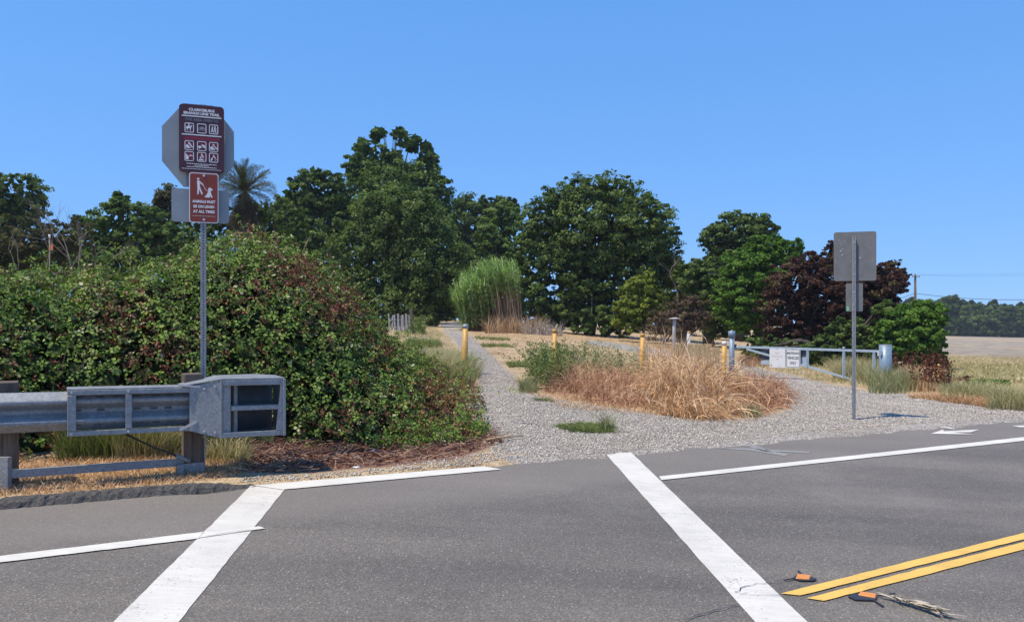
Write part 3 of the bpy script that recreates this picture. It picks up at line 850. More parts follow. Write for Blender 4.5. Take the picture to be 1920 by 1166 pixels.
# dead branches at far left and right of the oak
def dead_tree(name, label, px, Yd, hgt, seed, lean=0.0, rad=.09, depth=4, base_up=0.0):
    rnd = random.Random(seed)
    x = (px - 960) / F_PX * Yd; z = float(H(x, Yd))
    root = empty(name, (x, Yd, z)); tag(root, label, 'dead tree')
    mb = MB(); ml = MB()
    def grow(p, d, L, r, lev):
        pts = [p]; rr = [r]
        q = p.copy(); dd = d.copy()
        for i in range(4):
            dd = (dd + Vector((rnd.uniform(-.3, .3), rnd.uniform(-.3, .3), rnd.uniform(-.08, .22)))).normalized()
            q = q + dd * L / 4; pts.append(q.copy()); rr.append(r * (1 - .16 * (i + 1)))
        (mb if lev == 0 else ml).tube(pts, rr, 5, False)
        if lev < depth:
            for j in range(rnd.choice((2, 3))):
                nd_ = (dd + Vector((rnd.uniform(-1, 1), rnd.uniform(-.8, .8), rnd.uniform(-.3, .6)))).normalized()
                grow(pts[rnd.choice((2, 3, 4))], nd_, L * rnd.uniform(.55, .8), r * .5, lev + 1)
    grow(Vector((x, Yd, z - .1)), Vector((lean, 0, 1)).normalized(), hgt, rad, 0)
    mb.build('trunk', M['deadbark'], root); ml.build('branches', M['deadbark'], root)
    return root
dead_tree('dead_tree', 'bare grey dead tree among the olive scrub at far left', 122, 33, 3.0, 5, .1)
dead_tree('dead_tree', 'bare leafless tree with fine twigs below the far left dark tree', 100, 34, 3.4, 9, -.1, .07)
dead_tree('dead_tree', 'bare branched dead tree rising between the round oak and crowned tree', 1283, 41, 2.4, 12, .05, .12)

# ------------------------------------------------------------------ date palm
def palm():
    Yd = 42.0
    c = pix(458, 358, Yd)
    gz = float(H(c[0], Yd))
    root = empty('palm_tree', (c[0], Yd, gz))
    tag(root, 'date palm with arching fronds rising behind the leash sign', 'palm tree')
    mb = MB(); mb.tube([(c[0], Yd, gz - .1), (c[0] + .1, Yd, (gz + c[2]) / 2), (c[0], Yd, c[2] - .2)], [.32, .26, .30], 12)
    mb.build('trunk', M['palmbark'], root)
    M['frond'] = leafmat('palm_frond', [(0, (.018, .028, .008)), (.5, (.055, .066, .018)), (1, (.22, .20, .07))], .45, .12)
    M['deadfrond'] = leafmat('dead_palm_frond', [(0, (.022, .018, .012)), (.6, (.075, .06, .034)), (1, (.20, .17, .09))], .7, .1)
    def frond_mesh(L, drop, nm):
        V, Fc = [], []
        npt = 26
        pts = []
        for i in range(npt + 1):
            f = i / npt
            ang_ = drop * f ** 1.3
            pts.append((f * L * (1 - .25 * drop * f * f), -L * .42 * drop * f ** 2.2))
        Vq, Fq2 = [], []
        for i in range(npt):
            (x0, z0), (x1, z1) = pts[i], pts[i + 1]
            b = len(Vq); w = .03 * (1 - .8 * i / npt)
            Vq += [(x0, -w, z0), (x0, w, z0), (x1, w, z1), (x1, -w, z1)]; Fq2.append((b, b + 1, b + 2, b + 3))
            f = i / npt
            ll = .62 * math.sin(math.pi * min(1, .12 + .9 * f)) ** .6
            for sgn in (-1, 1):
                for q in range(2):
                    ff = q * .5
                    xx, zz = x0 + (x1 - x0) * ff, z0 + (z1 - z0) * ff
                    tip = (xx + ll * .80 + random.uniform(-.05, .05), sgn * ll * .34, zz + ll * .16 - ll * .30 * random.random())
                    b = len(Vq)
                    Vq += [(xx, sgn * .01, zz), (xx + .045, sgn * .02, zz), (tip[0], tip[1], tip[2]), (tip[0] - .012, tip[1], tip[2] + .01)]
                    Fq2.append((b, b + 1, b + 2, b + 3))
        return npmesh(nm, np.array(Vq), np.array(Fq2), np.clip(.5 + .25 * rng.standard_normal(len(Fq2)), 0, 1))
    ms = [frond_mesh(2.1, d, 'frond') for d in (.25, .6, .95, 1.3)]
    for m_ in ms: m_.materials.append(M['frond'])
    md = frond_mesh(1.7, 1.5, 'dead_frond'); md.materials.append(M['deadfrond'])
    for i in range(62):
        f = i / 62
        el = R(84 - 108 * f + random.uniform(-8, 8)); az = i * 2.39996 + random.uniform(-.2, .2)
        o = link('frond', ms[min(3, int(f * 3 + random.random()))], None, root, False)
        o.location = (random.uniform(-.1, .1), random.uniform(-.1, .1), c[2] - gz + random.uniform(-.15, .15))
        o.rotation_euler = (0, -el, az)
        s = random.uniform(.78, 1.05) * (.80 + .2 * math.sin(math.pi * f)); o.scale = (s, s, s)
    for i in range(90):
        el = R(-18 - 50 * random.random()); az = i * 2.39996
        o = link('dead_frond', md, None, root, False)
        o.location = (0, 0, c[2] - gz - .15 - 1.0 * random.random())
        o.rotation_euler = (0, -el, az)
        s = random.uniform(.65, .95); o.scale = (s, s, s)
    return root
palm()

# ------------------------------------------------------------------ bramble thicket
RX = np.array([(-.35, .03), (-.7, .24), (-1.3, .50), (-1.75, .80), (-2.02, 1.22), (-2.28, 1.55), (-2.65, 1.88), (-3.2, 2.12), (-4.3, 2.5), (-16, 3.0)])[::-1]
SX = np.array([(-20, 1.66), (-4, 1.62), (0, 1.58), (.9, 1.60), (1.4, 1.68), (1.9, 1.90), (2.35, 2.14), (2.75, 2.22), (3.4, 2.16), (4.0, 2.1), (9, 2.1)])
def front_t(s):
    """distance of the bramble's foot beyond the road edge, along the road"""
    return 1.35 + .22 * np.sin(s * 1.3) + .12 * np.sin(s * 3.1 + 1) - .35 * sstep(2.2, 4.2, s)
def bram_top(x, y):
    g = H(x, y)
    s, t = sdist(x, y), tdist(x, y)
    xr = x + .16 * np.clip(y - 11, 0, 20)           # right flank swings left along the trail
    ht = np.minimum(np.interp(xr, RX[:, 0], RX[:, 1]), np.interp(s, SX[:, 0], SX[:, 1]))
    d = np.clip((t - front_t(s)) / 2.1, 0, 1)
    prof = (1 - (1 - d) ** 2.2) ** .62
    back = 1 - .55 * sstep(4.5, 9.5, t)
    lump = 1 + .04 * np.sin(1.9 * x + .7 * y) * np.sin(1.6 * y - .5 * x) + .045 * np.sin(4.3 * x + 1) * np.sin(3.9 * y) + .03 * np.sin(9 * x + 5 * y)
    h = ht * prof * back * lump
    return g + np.where((t > front_t(s)) & (xr < -.35), h, -.12), g
def bramble_field(p):
    e = .04
    z0, g = bram_top(p[:, 0], p[:, 1])
    zx, _ = bram_top(p[:, 0] + e, p[:, 1]); zy, _ = bram_top(p[:, 0], p[:, 1] + e)
    gx_, gy_ = np.clip((zx - z0) / e, -4, 4), np.clip((zy - z0) / e, -4, 4)
    sl_ = np.sqrt(1 + gx_ ** 2 + gy_ ** 2)
    sd = (p[:, 2] - z0) / sl_
    nn = np.stack([-gx_, -gy_, np.ones(len(p))], 1) / sl_[:, None]
    return sd, nn, g
def bramble_pts(k, lo, hi, box=((-13, 0), (6.5, 19), (0, 3.9))):
    P, Nn = [], []
    got = 0
    while got < k:
        q = np.stack([b[0] + (b[1] - b[0]) * rng.random(400000) for b in box], 1)
        sd, nn, g = bramble_field(q)
        back = (q[:, 1] > 14.5) & (rng.random(len(q)) < .6)
        left = (q[:, 0] < -9.5) & (rng.random(len(q)) < .7)
        m_ = (sd > lo) & (sd < hi) & (bram_top(q[:, 0], q[:, 1])[0] + .16 > q[:, 2]) & (q[:, 2] > g + .01) & ~back & ~left
        P.append(q[m_]); Nn.append(nn[m_]); got += int(m_.sum())
    return np.concatenate(P)[:k], np.concatenate(Nn)[:k]

bram = empty('bramble_thicket', (-4, 10, float(H(-4, 10))))
tag(bram, 'large mounded blackberry thicket with green, pale and brown leaves behind the guardrail', 'bramble bush')
M['bramble'] = leafmat('bramble_leaf', [(0, (.024, .048, .009)), (.35, (.098, .168, .027)), (.68, (.20, .295, .055)), (.8, (.24, .28, .06)), (.86, (.34, .36, .19)), (1.0, (.52, .51, .34))], .5, .2, .16)
M['bramble_brown'] = leafmat('bramble_dead_leaf', [(0, (.08, .026, .015)), (.5, (.21, .080, .042)), (.8, (.33, .165, .085)), (1, (.42, .28, .15))], .6, .15, .3, (1.2, .8, .5))
M['bramble_inner'] = leafmat('bramble_inner_leaf', [(0, (.022, .034, .010)), (.7, (.050, .070, .018)), (1, (.11, .055, .028))], .6, .05, .2)  # darker copy of the leaf colour, standing for shade inside the thicket
def trifoliate(P, Nn, size, vv, sd_=.35):
    """3 leaflets around each point"""
    k = len(P)
    Nn = unit(Nn + sd_ * rng.standard_normal(Nn.shape))
    t = unit(np.cross(Nn, rng.standard_normal((k, 3)))); b = np.cross(Nn, t)
    Vs, Fs, vs = [], [], []
    for j, a in enumerate((0, 2.0, -2.0)):
        d = t * math.cos(a) + b * math.sin(a); s = np.cross(Nn, d)
        L = (size * (1.0 if j == 0 else .85))[:, None]
        nj = Nn + .25 * rng.standard_normal(Nn.shape)
        base = P + d * L * .12
        tip = P + d * L + nj * L * -.18
        mid = P + d * L * .55
        w = L * .36
        V = np.stack([base, mid + s * w + nj * L * .12, tip, mid - s * w + nj * L * .12], 1)
        Vs.append(V.reshape(-1, 3)); vs.append(vv + .07 * rng.standard_normal(k))
    V = np.concatenate(Vs); o = np.arange(3 * k)[:, None] * 4
    Fc = np.concatenate([o + np.array([[0, 1, 2]]), o + np.array([[0, 2, 3]])], 1).reshape(-1, 3)
    return V, Fc, np.repeat(np.clip(np.concatenate(vs), 0, 1), 2)
P, Nn = bramble_pts(46000, -.22, .08)
# tone in clumps; pale (undersides) more often near the top
cl = .5 + .5 * np.sin(P[:, 0] * 2.9 + 1.3 * np.sin(P[:, 1] * 2)) * np.sin(P[:, 2] * 3.7 + P[:, 1] * 1.9)
vv = np.clip(.44 + .34 * (cl - .5) + .24 * rng.standard_normal(len(P)), .02, .80)
vv[rng.random(len(P)) < .03] = .79
bn = np.sin(P[:, 0] * 2.2 + 2 + P[:, 2]) * np.sin(P[:, 2] * 2.9 + P[:, 0] + 1) + .8 * np.sin(P[:, 0] * 5.3 + P[:, 1]) * np.sin(P[:, 2] * 5.9)
isb = (bn + .7 * rng.standard_normal(len(P)) - .55 * sstep(-4.5, -6.5, P[:, 0]) * -1 > .86) | ((P[:, 2] - H(P[:, 0], P[:, 1]) < .4) & (rng.random(len(P)) < .38))
size = .046 * (.65 + .75 * rng.random(len(P)))
g_ = ~isb
V, Fc, va = trifoliate(P[g_], Nn[g_] + np.array([0, 0, .25]), size[g_], vv[g_], .5)
tag(link('foliage', npmesh('foliage', V, Fc, va), M['bramble'], bram), kind='stuff')
# single upturned leaves that show their pale undersides, mostly near the top
Pp, Np = bramble_pts(2000, -.03, .09)
kp = rng.random(len(Pp)) < .12 + .88 * sstep(1.7, 3.0, Pp[:, 2])
Pp, Np = Pp[kp], Np[kp]
V, Fc = leaves(Pp, Np * .4 + np.array([-.25, -.45, .6]) + .45 * rng.standard_normal(Pp.shape), .058 * (.6 + .6 * rng.random(len(Pp))), .036, .1)
tag(link('pale_leaves', npmesh('pale_leaves', V, Fc, np.repeat(.84 + .16 * rng.random(len(Pp)), 2)), M['bramble'], bram), kind='stuff')
V, Fc, va = trifoliate(P[isb], Nn[isb] + np.array([0, 0, -.3]), size[isb] * .8, .45 + .25 * rng.standard_normal(isb.sum()), .9)
tag(link('dead_leaves', npmesh('dead_leaves', V, Fc, va), M['bramble_brown'], bram), kind='stuff')
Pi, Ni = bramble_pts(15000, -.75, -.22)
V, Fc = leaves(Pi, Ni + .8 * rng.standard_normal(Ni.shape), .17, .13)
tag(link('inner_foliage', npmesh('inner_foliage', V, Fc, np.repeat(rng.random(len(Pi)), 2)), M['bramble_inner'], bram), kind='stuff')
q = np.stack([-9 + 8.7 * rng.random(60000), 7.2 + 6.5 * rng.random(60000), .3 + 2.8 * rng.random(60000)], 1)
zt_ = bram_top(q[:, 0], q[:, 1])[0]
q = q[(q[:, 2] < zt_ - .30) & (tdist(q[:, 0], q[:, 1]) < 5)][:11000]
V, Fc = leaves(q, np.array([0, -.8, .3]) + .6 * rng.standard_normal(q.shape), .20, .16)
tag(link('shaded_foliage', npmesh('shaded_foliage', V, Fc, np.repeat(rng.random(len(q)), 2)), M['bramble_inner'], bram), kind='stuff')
# ripe and unripe berries in small clusters
M['berry'] = leafmat('bramble_berry', [(0, (.02, .008, .012)), (.4, (.06, .012, .016)), (.6, (.22, .030, .030)), (1, (.34, .075, .06))], .35, 0, .4)
Pb, Nb = bramble_pts(520, .0, .07, ((-8, -.4), (6.8, 13.5), (.4, 3.6)))
cb = np.repeat(Pb, 9, 0) + .032 * rng.standard_normal((len(Pb) * 9, 3)) + np.array([0, -.03, -.01])
kb = len(cb); ob = np.array([(1, 0, 0), (-1, 0, 0), (0, 1, 0), (0, -1, 0), (0, 0, 1), (0, 0, -1)], float)
Fb = np.array([(0, 2, 4), (2, 1, 4), (1, 3, 4), (3, 0, 4), (2, 0, 5), (1, 2, 5), (3, 1, 5), (0, 3, 5)])
Vb = (cb[:, None, :] + ob[None] * (.0085 * (.7 + .6 * rng.random((kb, 1, 1))))).reshape(-1, 3)
tag(link('berries', npmesh('berries', Vb, (np.arange(kb)[:, None, None] * 6 + Fb[None]).reshape(-1, 3), np.repeat(np.clip(np.repeat(rng.random(len(Pb)), 9) + .12 * rng.standard_normal(kb), 0, 1), 8), smooth=True), M['berry'], bram), kind='stuff')
# canes
M['cane'] = leafmat('bramble_cane', [(0, (.10, .035, .03)), (.6, (.16, .075, .05)), (1, (.14, .19, .05))], .5, 0, .4)
Pc, Nc = bramble_pts(700, -.2, .02)
ln = Nc[:, :2] * .1 + .22 * rng.standard_normal((len(Pc), 2))
V, Fc = blades(Pc, .18 + .22 * rng.random(len(Pc)), ln, .007, 4, 1.1)
tag(link('canes', npmesh('canes', V, Fc, np.repeat(rng.random(len(Pc)) ** 1.6, 4)), M['cane'], bram), kind='stuff')
# arching young shoots that stand clear of the mound, with leaves along them
Ps_, Ns_ = bramble_pts(230, -.06, .03)
ks_ = len(Ps_); Ls_ = .35 + .55 * rng.random(ks_)
az_ = rng.random(ks_) * 6.283
o2 = np.stack([np.cos(az_), np.sin(az_), 0 * az_], 1) * .5 + Ns_ * .6
nseg = 9; path = []
for i in range(nseg + 1):
    f = i / nseg
    path.append(Ps_ + o2 * (Ls_ * f * .75)[:, None] + np.array([0, 0, 1.0]) * (Ls_ * (.62 * f - .62 * f * f))[:, None])
sd_ = unit(np.cross(o2, np.array([0, 0, 1.0])) + .3 * rng.standard_normal((ks_, 3)))
Vc = np.stack([q_ for P_ in path for q_ in (P_ - sd_ * .004, P_ + sd_ * .004)], 1).reshape(-1, 3)
oc_ = np.arange(ks_)[:, None] * (2 * (nseg + 1))
Fc_ = np.concatenate([oc_ + np.array([[2 * i, 2 * i + 1, 2 * i + 3, 2 * i + 2]]) for i in range(nseg)], 1).reshape(-1, 4)
tag(link('shoots', npmesh('shoots', Vc, Fc_, np.repeat(rng.random(ks_), nseg)), M['cane'], bram), kind='stuff')
Pv = np.concatenate(path[2:]); Pv = Pv + .02 * rng.standard_normal(Pv.shape)
V, Fc, va = trifoliate(Pv, np.array([0, -.2, 1.0]) + .6 * rng.standard_normal(Pv.shape), .045 * (.6 + .6 * rng.random(len(Pv))), np.clip(.5 + .18 * rng.standard_normal(len(Pv)), 0, .80))
tag(link('shoot_leaves', npmesh('shoot_leaves', V, Fc, va), M['bramble'], bram), kind='stuff')
# 260 big upturned leaves nearest the road, each its own part
lm = []
for k in range(4):
    V, Fc, va = trifoliate(np.zeros((1, 3)), np.array([[0, 0, 1.0]]), np.array([.055]), np.array([(.55, .66, .74, .78)[k]]), .05)
    me = npmesh('leaf', V, Fc, va); me.materials.append(M['bramble']); lm.append(me)
for k in range(2):
    V, Fc = leaves(np.zeros((1, 3)), np.array([[0, 0, 1.0]]), .066, .044, .1)
    me = npmesh('leaf', V, Fc, [(.88, .96)[k]] * 2); me.materials.append(M['bramble']); lm.append(me)
Pl, Nl = bramble_pts(1500, .0, .06, ((-7, -.4), (6.8, 13), (.5, 3.8)))
o_ = np.argsort(Pl[:, 1] + 3 * rng.random(len(Pl)))[:260]
for i in o_:
    hi_ = Pl[i, 2] > 2.1
    o = link('leaf', lm[random.choice((4, 5, 4, 0, 1) if hi_ else (0, 1, 0, 1, 0, 1, 4))], None, bram, False)
    q = Vector(unit(Nl[i] + .5 * rng.standard_normal(3) + np.array([0, -.2, .3]))).to_track_quat('Z', 'Y')
    o.location = Vector(Pl[i]) - bram.location
    o.rotation_euler = q.to_euler()

Pr = onground(scatter_poly(polyxy([(690, 850), (800, 846), (905, 826), (925, 812), (880, 790), (760, 800)]), 1300)); Pr[:, 2] += .02 + .16 * rng.random(len(Pr)) ** 2
V, Fc, va = trifoliate(Pr, np.array([0, -.2, 1.0]) + .5 * rng.standard_normal(Pr.shape), .04 * (.6 + .8 * rng.random(len(Pr))), np.clip(.42 + .2 * rng.standard_normal(len(Pr)), 0, .79))
tag(link('runner_foliage', npmesh('runner_foliage', V, Fc, va), M['bramble'], bram), kind='stuff')
# twigs and dry debris at the foot of the thicket
M['twig'] = leafmat('dry_twig', [(0, (.09, .035, .027)), (.5, (.24, .125, .09)), (1, (.50, .36, .25))], .75, 0, .2)
LP = polyxy([(395, 845), (470, 886), (560, 888), (700, 874), (860, 856), (945, 830), (900, 795), (760, 800), (560, 820), (430, 815)])
tw = onground(scatter_poly(LP, 3600))
aa = rng.random(len(tw)) * 6.283
L_ = .08 + .22 * rng.random(len(tw)) ** 2
side = np.stack([np.zeros(len(tw)), np.zeros(len(tw)), np.ones(len(tw))], 1) * .6 + .5 * rng.standard_normal((len(tw), 3))
V, Fc = blades(tw + np.array([0, 0, .004]), .02 + .07 * rng.random(len(tw)), np.stack([np.cos(aa) * L_, np.sin(aa) * L_], 1), .008, 3, .35, unit(side), .6)
V[:, 2] = np.maximum(V[:, 2], H(V[:, 0], V[:, 1]) + .003)
tag(link('dry_debris', npmesh('dry_debris', V, Fc, np.repeat(rng.random(len(tw)), 3)), M['twig']), 'red brown twigs and dead leaves along the foot of the bramble thicket', 'debris', kind='stuff')
dl = onground(scatter_poly(LP, 2600)) + np.array([0, 0, .012])
V, Fc = leaves(dl, np.array([0, 0, 1.0]) + .5 * rng.standard_normal((len(dl), 3)), .045, .03)
tag(link('fallen_leaves', npmesh('fallen_leaves', V, Fc, np.repeat(rng.random(len(dl)), 2)), M['bramble_brown']), 'brown dead leaves scattered on the soil before the bramble', 'fallen leaves', kind='stuff')

# ------------------------------------------------------------------ grasses and weeds
M['straw'] = leafmat('straw_blade', [(0, (.35, .18, .09)), (.5, (.66, .42, .225)), (1, (.82, .61, .385))], .6, .2, .3, (1, .9, .6))
M['straw_brown'] = leafmat('brown_weed_stem', [(0, (.16, .066, .040)), (.5, (.42, .215, .13)), (1, (.66, .43, .27))], .7, .1, .2, (1, .8, .6))
M['grass_green'] = leafmat('green_grass_blade', [(0, (.065, .10, .025)), (.5, (.15, .20, .06)), (1, (.36, .36, .15))], .5, .25)
M['grass_grey'] = leafmat('grey_green_weed', [(0, (.12, .13, .05)), (.5, (.27, .28, .14)), (1, (.54, .50, .31))], .6, .2)
M['grass_pale'] = leafmat('pale_dry_grass', [(0, (.22, .20, .09)), (.5, (.44, .385, .20)), (1, (.66, .56, .34))], .6, .2)
M['dockred'] = leafmat('red_brown_seed_weed', [(0, (.05, .016, .012)), (.5, (.13, .042, .028)), (1, (.22, .095, .06))], .7, .05)

def tuft(name, label, cat, poly, n, h, w, mat, lean=.4, seg=3, group=None, curve=1.0, bias=(0, 0), part=False, dome=True, xy=False):
    P2 = np.asarray(poly) if xy else polyxy(poly)
    q = scatter_poly(P2, n)
    c = q.mean(0); r = np.max(np.linalg.norm(q - c, axis=1)) + 1e-6
    g = onground(q); g[:, 2] -= .01
    hh = h * (.45 + .75 * rng.random(n))
    if dome: hh *= 1.12 - .62 * (np.linalg.norm(q - c, axis=1) / r) ** 2
    a = rng.random(n) * 6.283; L = lean * hh * (.2 + rng.random(n))
    out = unit(np.concatenate([q - c, np.zeros((n, 1))], 1))[:, :2] * (lean * .5 * hh)[:, None]
    ln = np.stack([np.cos(a) * L, np.sin(a) * L], 1) + out + np.array(bias) * hh[:, None]
    V, Fc = blades(g, hh, ln, w, seg, curve)
    var = np.repeat(np.clip(.5 + .3 * rng.standard_normal(n), 0, 1), seg)
    o = link(name, npmesh(name, V - np.array([c[0], c[1], 0]), Fc, var), mat)
    o.location = (c[0], c[1], 0)
    return tag(o, label, cat, group)

def bushweed(label, poly, n, h, leaf, mat, stems=60):
    """a leafy weed bush: thin stems with small leaves all the way up"""
    q = scatter_poly(polyxy(poly), stems); c = q.mean(0)
    g = onground(q); hh = h * (.5 + .6 * rng.random(stems))
    ln = .35 * hh[:, None] * rng.standard_normal((stems, 2))
    root = tag(empty('weed_clump', (c[0], c[1], float(H(c[0], c[1])))), label, 'weeds')
    V, Fc = blades(g, hh, ln, .010, 4, .7)
    tag(link('stems', npmesh('stems', V, Fc, np.repeat(rng.random(stems), 4)), M['grass_grey'], root), kind='stuff')
    i = rng.integers(0, stems, n); f = .12 + .9 * rng.random(n)
    P_ = g[i] + np.concatenate([ln[i] * (f ** 1.7)[:, None], (hh[i] * f * .95)[:, None]], 1) + .045 * rng.standard_normal((n, 3)) * np.array([1, 1, .6])
    V, Fc = leaves(P_, np.array([0, -.2, .8]) + .8 * rng.standard_normal((n, 3)), leaf * (.5 + .9 * rng.random(n)), leaf * .32, .1)
    tag(link('foliage', npmesh('foliage', V, Fc, np.repeat(np.clip(.35 + .28 * rng.standard_normal(n), 0, 1), 2)), mat, root), kind='stuff')

# wide dry grass of the verges and the open ground (uncountable)
def cover(name, label, poly, n, h, w, mat, lean=.8, ex=(), seg=2):
    q = scatter_poly(polyxy(poly), n)
    for P in ex: q = q[~inpoly(q[:, 0], q[:, 1], P)]
    tq = tdist(q[:, 0], q[:, 1]); q = q[tq > .3]
    g = onground(q); hh = h * (.3 + rng.random(len(q))); a = rng.random(len(q)) * 6.283
    L = lean * hh * (.3 + rng.random(len(q)))
    V, Fc = blades(g, hh, np.stack([np.cos(a) * L, np.sin(a) * L], 1), w, seg, .8)
    o = link(name, npmesh(name, V, Fc, np.repeat(np.clip(.5 + .3 * rng.standard_normal(len(q)), 0, 1), seg)), mat)
    return tag(o, label, 'grass', kind='stuff')
cover('dry_grass', 'short straw coloured grass on the verge under the guardrail', [(-200, 905), (0, 935), (240, 918), (440, 896), (470, 878), (380, 850), (0, 868), (-200, 870)], 9500, .055, .006, M['straw'], 1.3)
cover('dry_grass', 'flattened straw grass between the trail and the round oak', [(880, 620), (960, 690), (1010, 690), (1230, 690), (1360, 660), (1240, 642), (1000, 618), (890, 610)], 14000, .07, .012, M['straw'], 1.3, (G2,))
cover('dry_grass', 'straw grass on the left side of the trail', [(735, 640), (745, 700), (880, 700), (860, 660), (812, 612), (740, 614)], 7000, .10, .010, M['grass_pale'], 1.0, (G1,))
cover('dry_grass', 'dry straw grass spreading toward the field beyond the gate', [(1380, 690), (1560, 718), (1640, 732), (1760, 738), (1930, 760), (2000, 740), (2000, 672), (1770, 668), (1700, 690), (1400, 662)], 24000, .13, .012, M['grass_pale'], .9, (G1, G2))
cover('dry_grass', 'sparse straw blades at the foot of the brown weeds', [(985, 735), (1050, 765), (1230, 778), (1300, 785), (1330, 775), (1200, 755), (1060, 740)], 2500, .06, .008, M['straw'], 1.3)

cover('dry_grass', 'taller straw stubble along the near edge of the field', [(1760, 712), (1960, 720), (1960, 686), (1775, 682)], 9000, .15, .03, M['grass_pale'], 1.0)
tuft('grass_tuft', 'green and straw grass tuft under the guardrail cable', 'grass tuft', [(105, 868), (320, 860), (345, 850), (260, 842), (120, 848)], 2600, .40, .006, M['grass_green'], .5)
tuft('grass_tuft', 'pale dry grass tuft beside the timber guardrail post', 'grass tuft', [(210, 866), (330, 860), (345, 850), (240, 846)], 1100, .38, .005, M['grass_pale'], .5)
tuft('weed_clump', 'small green and straw weed clump right of the guardrail post foot', 'weeds', [(385, 870), (470, 872), (460, 850), (395, 850)], 700, .22, .006, M['grass_pale'], .8)
tuft('weed_clump', 'broad grey green grass clump around the nearest yellow bollard', 'weeds', [(765, 745), (815, 768), (880, 735), (902, 705), (860, 672), (800, 668), (760, 690)], 4200, .42, .008, M['grass_grey'], .9)
tuft('weed_clump', 'pale straw grass mixed in the clump left of the nearest bollard', 'weeds', [(760, 735), (800, 762), (850, 740), (850, 690), (790, 680)], 4200, .42, .007, M['grass_pale'], .9)
bushweed('green weed bush beside the grey picket fence', [(758, 634), (798, 632), (795, 620), (765, 618)], 2600, .8, .12, M['grass_green'], 50)
tuft('weed_clump', 'low green weed strip on the left edge of the trail', 'weeds', [(760, 656), (830, 652), (820, 640), (765, 640)], 1500, .22, .014, M['grass_green'], .9)
bushweed('tall green weed bush around the second bollard', [(992, 733), (1045, 738), (1085, 715), (1066, 690), (1010, 690), (985, 708)], 6500, .74, .075, M['grass_green'], 110)
for lab, P_ in (('thin green mat on the right edge of the trail, nearest the second bollard', [(955, 690), (1000, 688), (985, 680), (950, 682)]), ('green strip on the right edge of the trail past the first bollard', [(905, 652), (965, 652), (950, 646), (900, 646)]),
                ('green strip at the right edge of the trail, farther back than the first bollard', [(893, 637), (960, 640), (950, 634), (890, 632)]), ('olive green patch in the straw between trail and service drive', [(1010, 664), (1110, 668), (1100, 660), (1020, 656)])):
    tuft('grass_tuft', lab, 'grass tuft', P_, 900, .12, .014, M['grass_green'], 1.2, dome=False)
tuft('weed_clump', 'small grey green weed at the edge of the trail gravel', 'weeds', [(972, 738), (1008, 738), (1002, 720), (976, 722)], 600, .24, .008, M['grass_grey'], .9)
bushweed('tall sparse grey weeds between the second and third bollards', [(1065, 716), (1200, 716), (1205, 692), (1070, 684)], 4200, .72, .07, M['grass_grey'], 90)
tuft('weed_clump', 'tall thin straw stalks behind the third bollard', 'weeds', [(1190, 705), (1290, 700), (1290, 684), (1200, 686)], 240, 1.15, .016, M['straw'], .55, 4)
tuft('weed_clump', 'small green weed at the front right foot of the brown heap', 'weeds', [(1390, 784), (1425, 784), (1420, 772), (1395, 772)], 420, .17, .009, M['grass_grey'], .8)
tuft('grass_tuft', 'low green grass mat growing on the gravel apron', 'grass tuft', [(1040, 800), (1075, 812), (1150, 812), (1148, 800), (1090, 795)], 2600, .07, .009, M['grass_green'], 1.6, dome=False)
tuft('weed_clump', 'single upright grey weed at the end of the green mat', 'weeds', [(1128, 808), (1148, 808), (1146, 801), (1132, 801)], 130, .24, .008, M['grass_grey'], .8)
tuft('grass_tuft', 'tiny yellow green grass mat near the trail edge', 'grass tuft', [(1000, 752), (1035, 754), (1030, 749), (1005, 748)], 500, .05, .009, M['grass_green'], 1.6, dome=False)
tuft('weed_clump', 'pale green grass clump at the foot of the large gate post', 'weeds', [(1630, 738), (1715, 738), (1720, 722), (1650, 716), (1625, 722)], 2200, .46, .012, M['grass_grey'], .7)
tuft('weed_clump', 'pale straw grass behind the gate bar end', 'weeds', [(1560, 715), (1650, 722), (1655, 705), (1570, 698)], 2600, .62, .013, M['grass_pale'], .6)
tuft('weed_clump', 'straw coloured grass right of the large gate post', 'weeds', [(1700, 735), (1760, 740), (1760, 715), (1700, 705)], 2000, .50, .013, M['straw'], .6)
tuft('weed_clump', 'grey green weed strip along the gravel at the right edge', 'weeds', [(1765, 752), (1870, 758), (1880, 738), (1800, 728), (1765, 735)], 3400, .30, .012, M['grass_pale'], .8)
tuft('weed_clump', 'pale grass clump at the far right edge of the gravel', 'weeds', [(1850, 768), (1940, 772), (1945, 748), (1870, 748)], 3000, .34, .010, M['grass_pale'], .8)
tuft('weed_clump', 'straw grass fringe along the gravel before the grey weeds', 'weeds', [(1700, 745), (1780, 756), (1860, 766), (1850, 756), (1760, 744)], 2200, .16, .011, M['straw'], 1.1, dome=False)
tuft('weed_clump', 'reddish dry weeds behind the gate left of the shrub', 'weeds', [(1380, 690), (1500, 690), (1490, 672), (1390, 672)], 1100, .34, .014, M['straw_brown'], .7, dome=False)

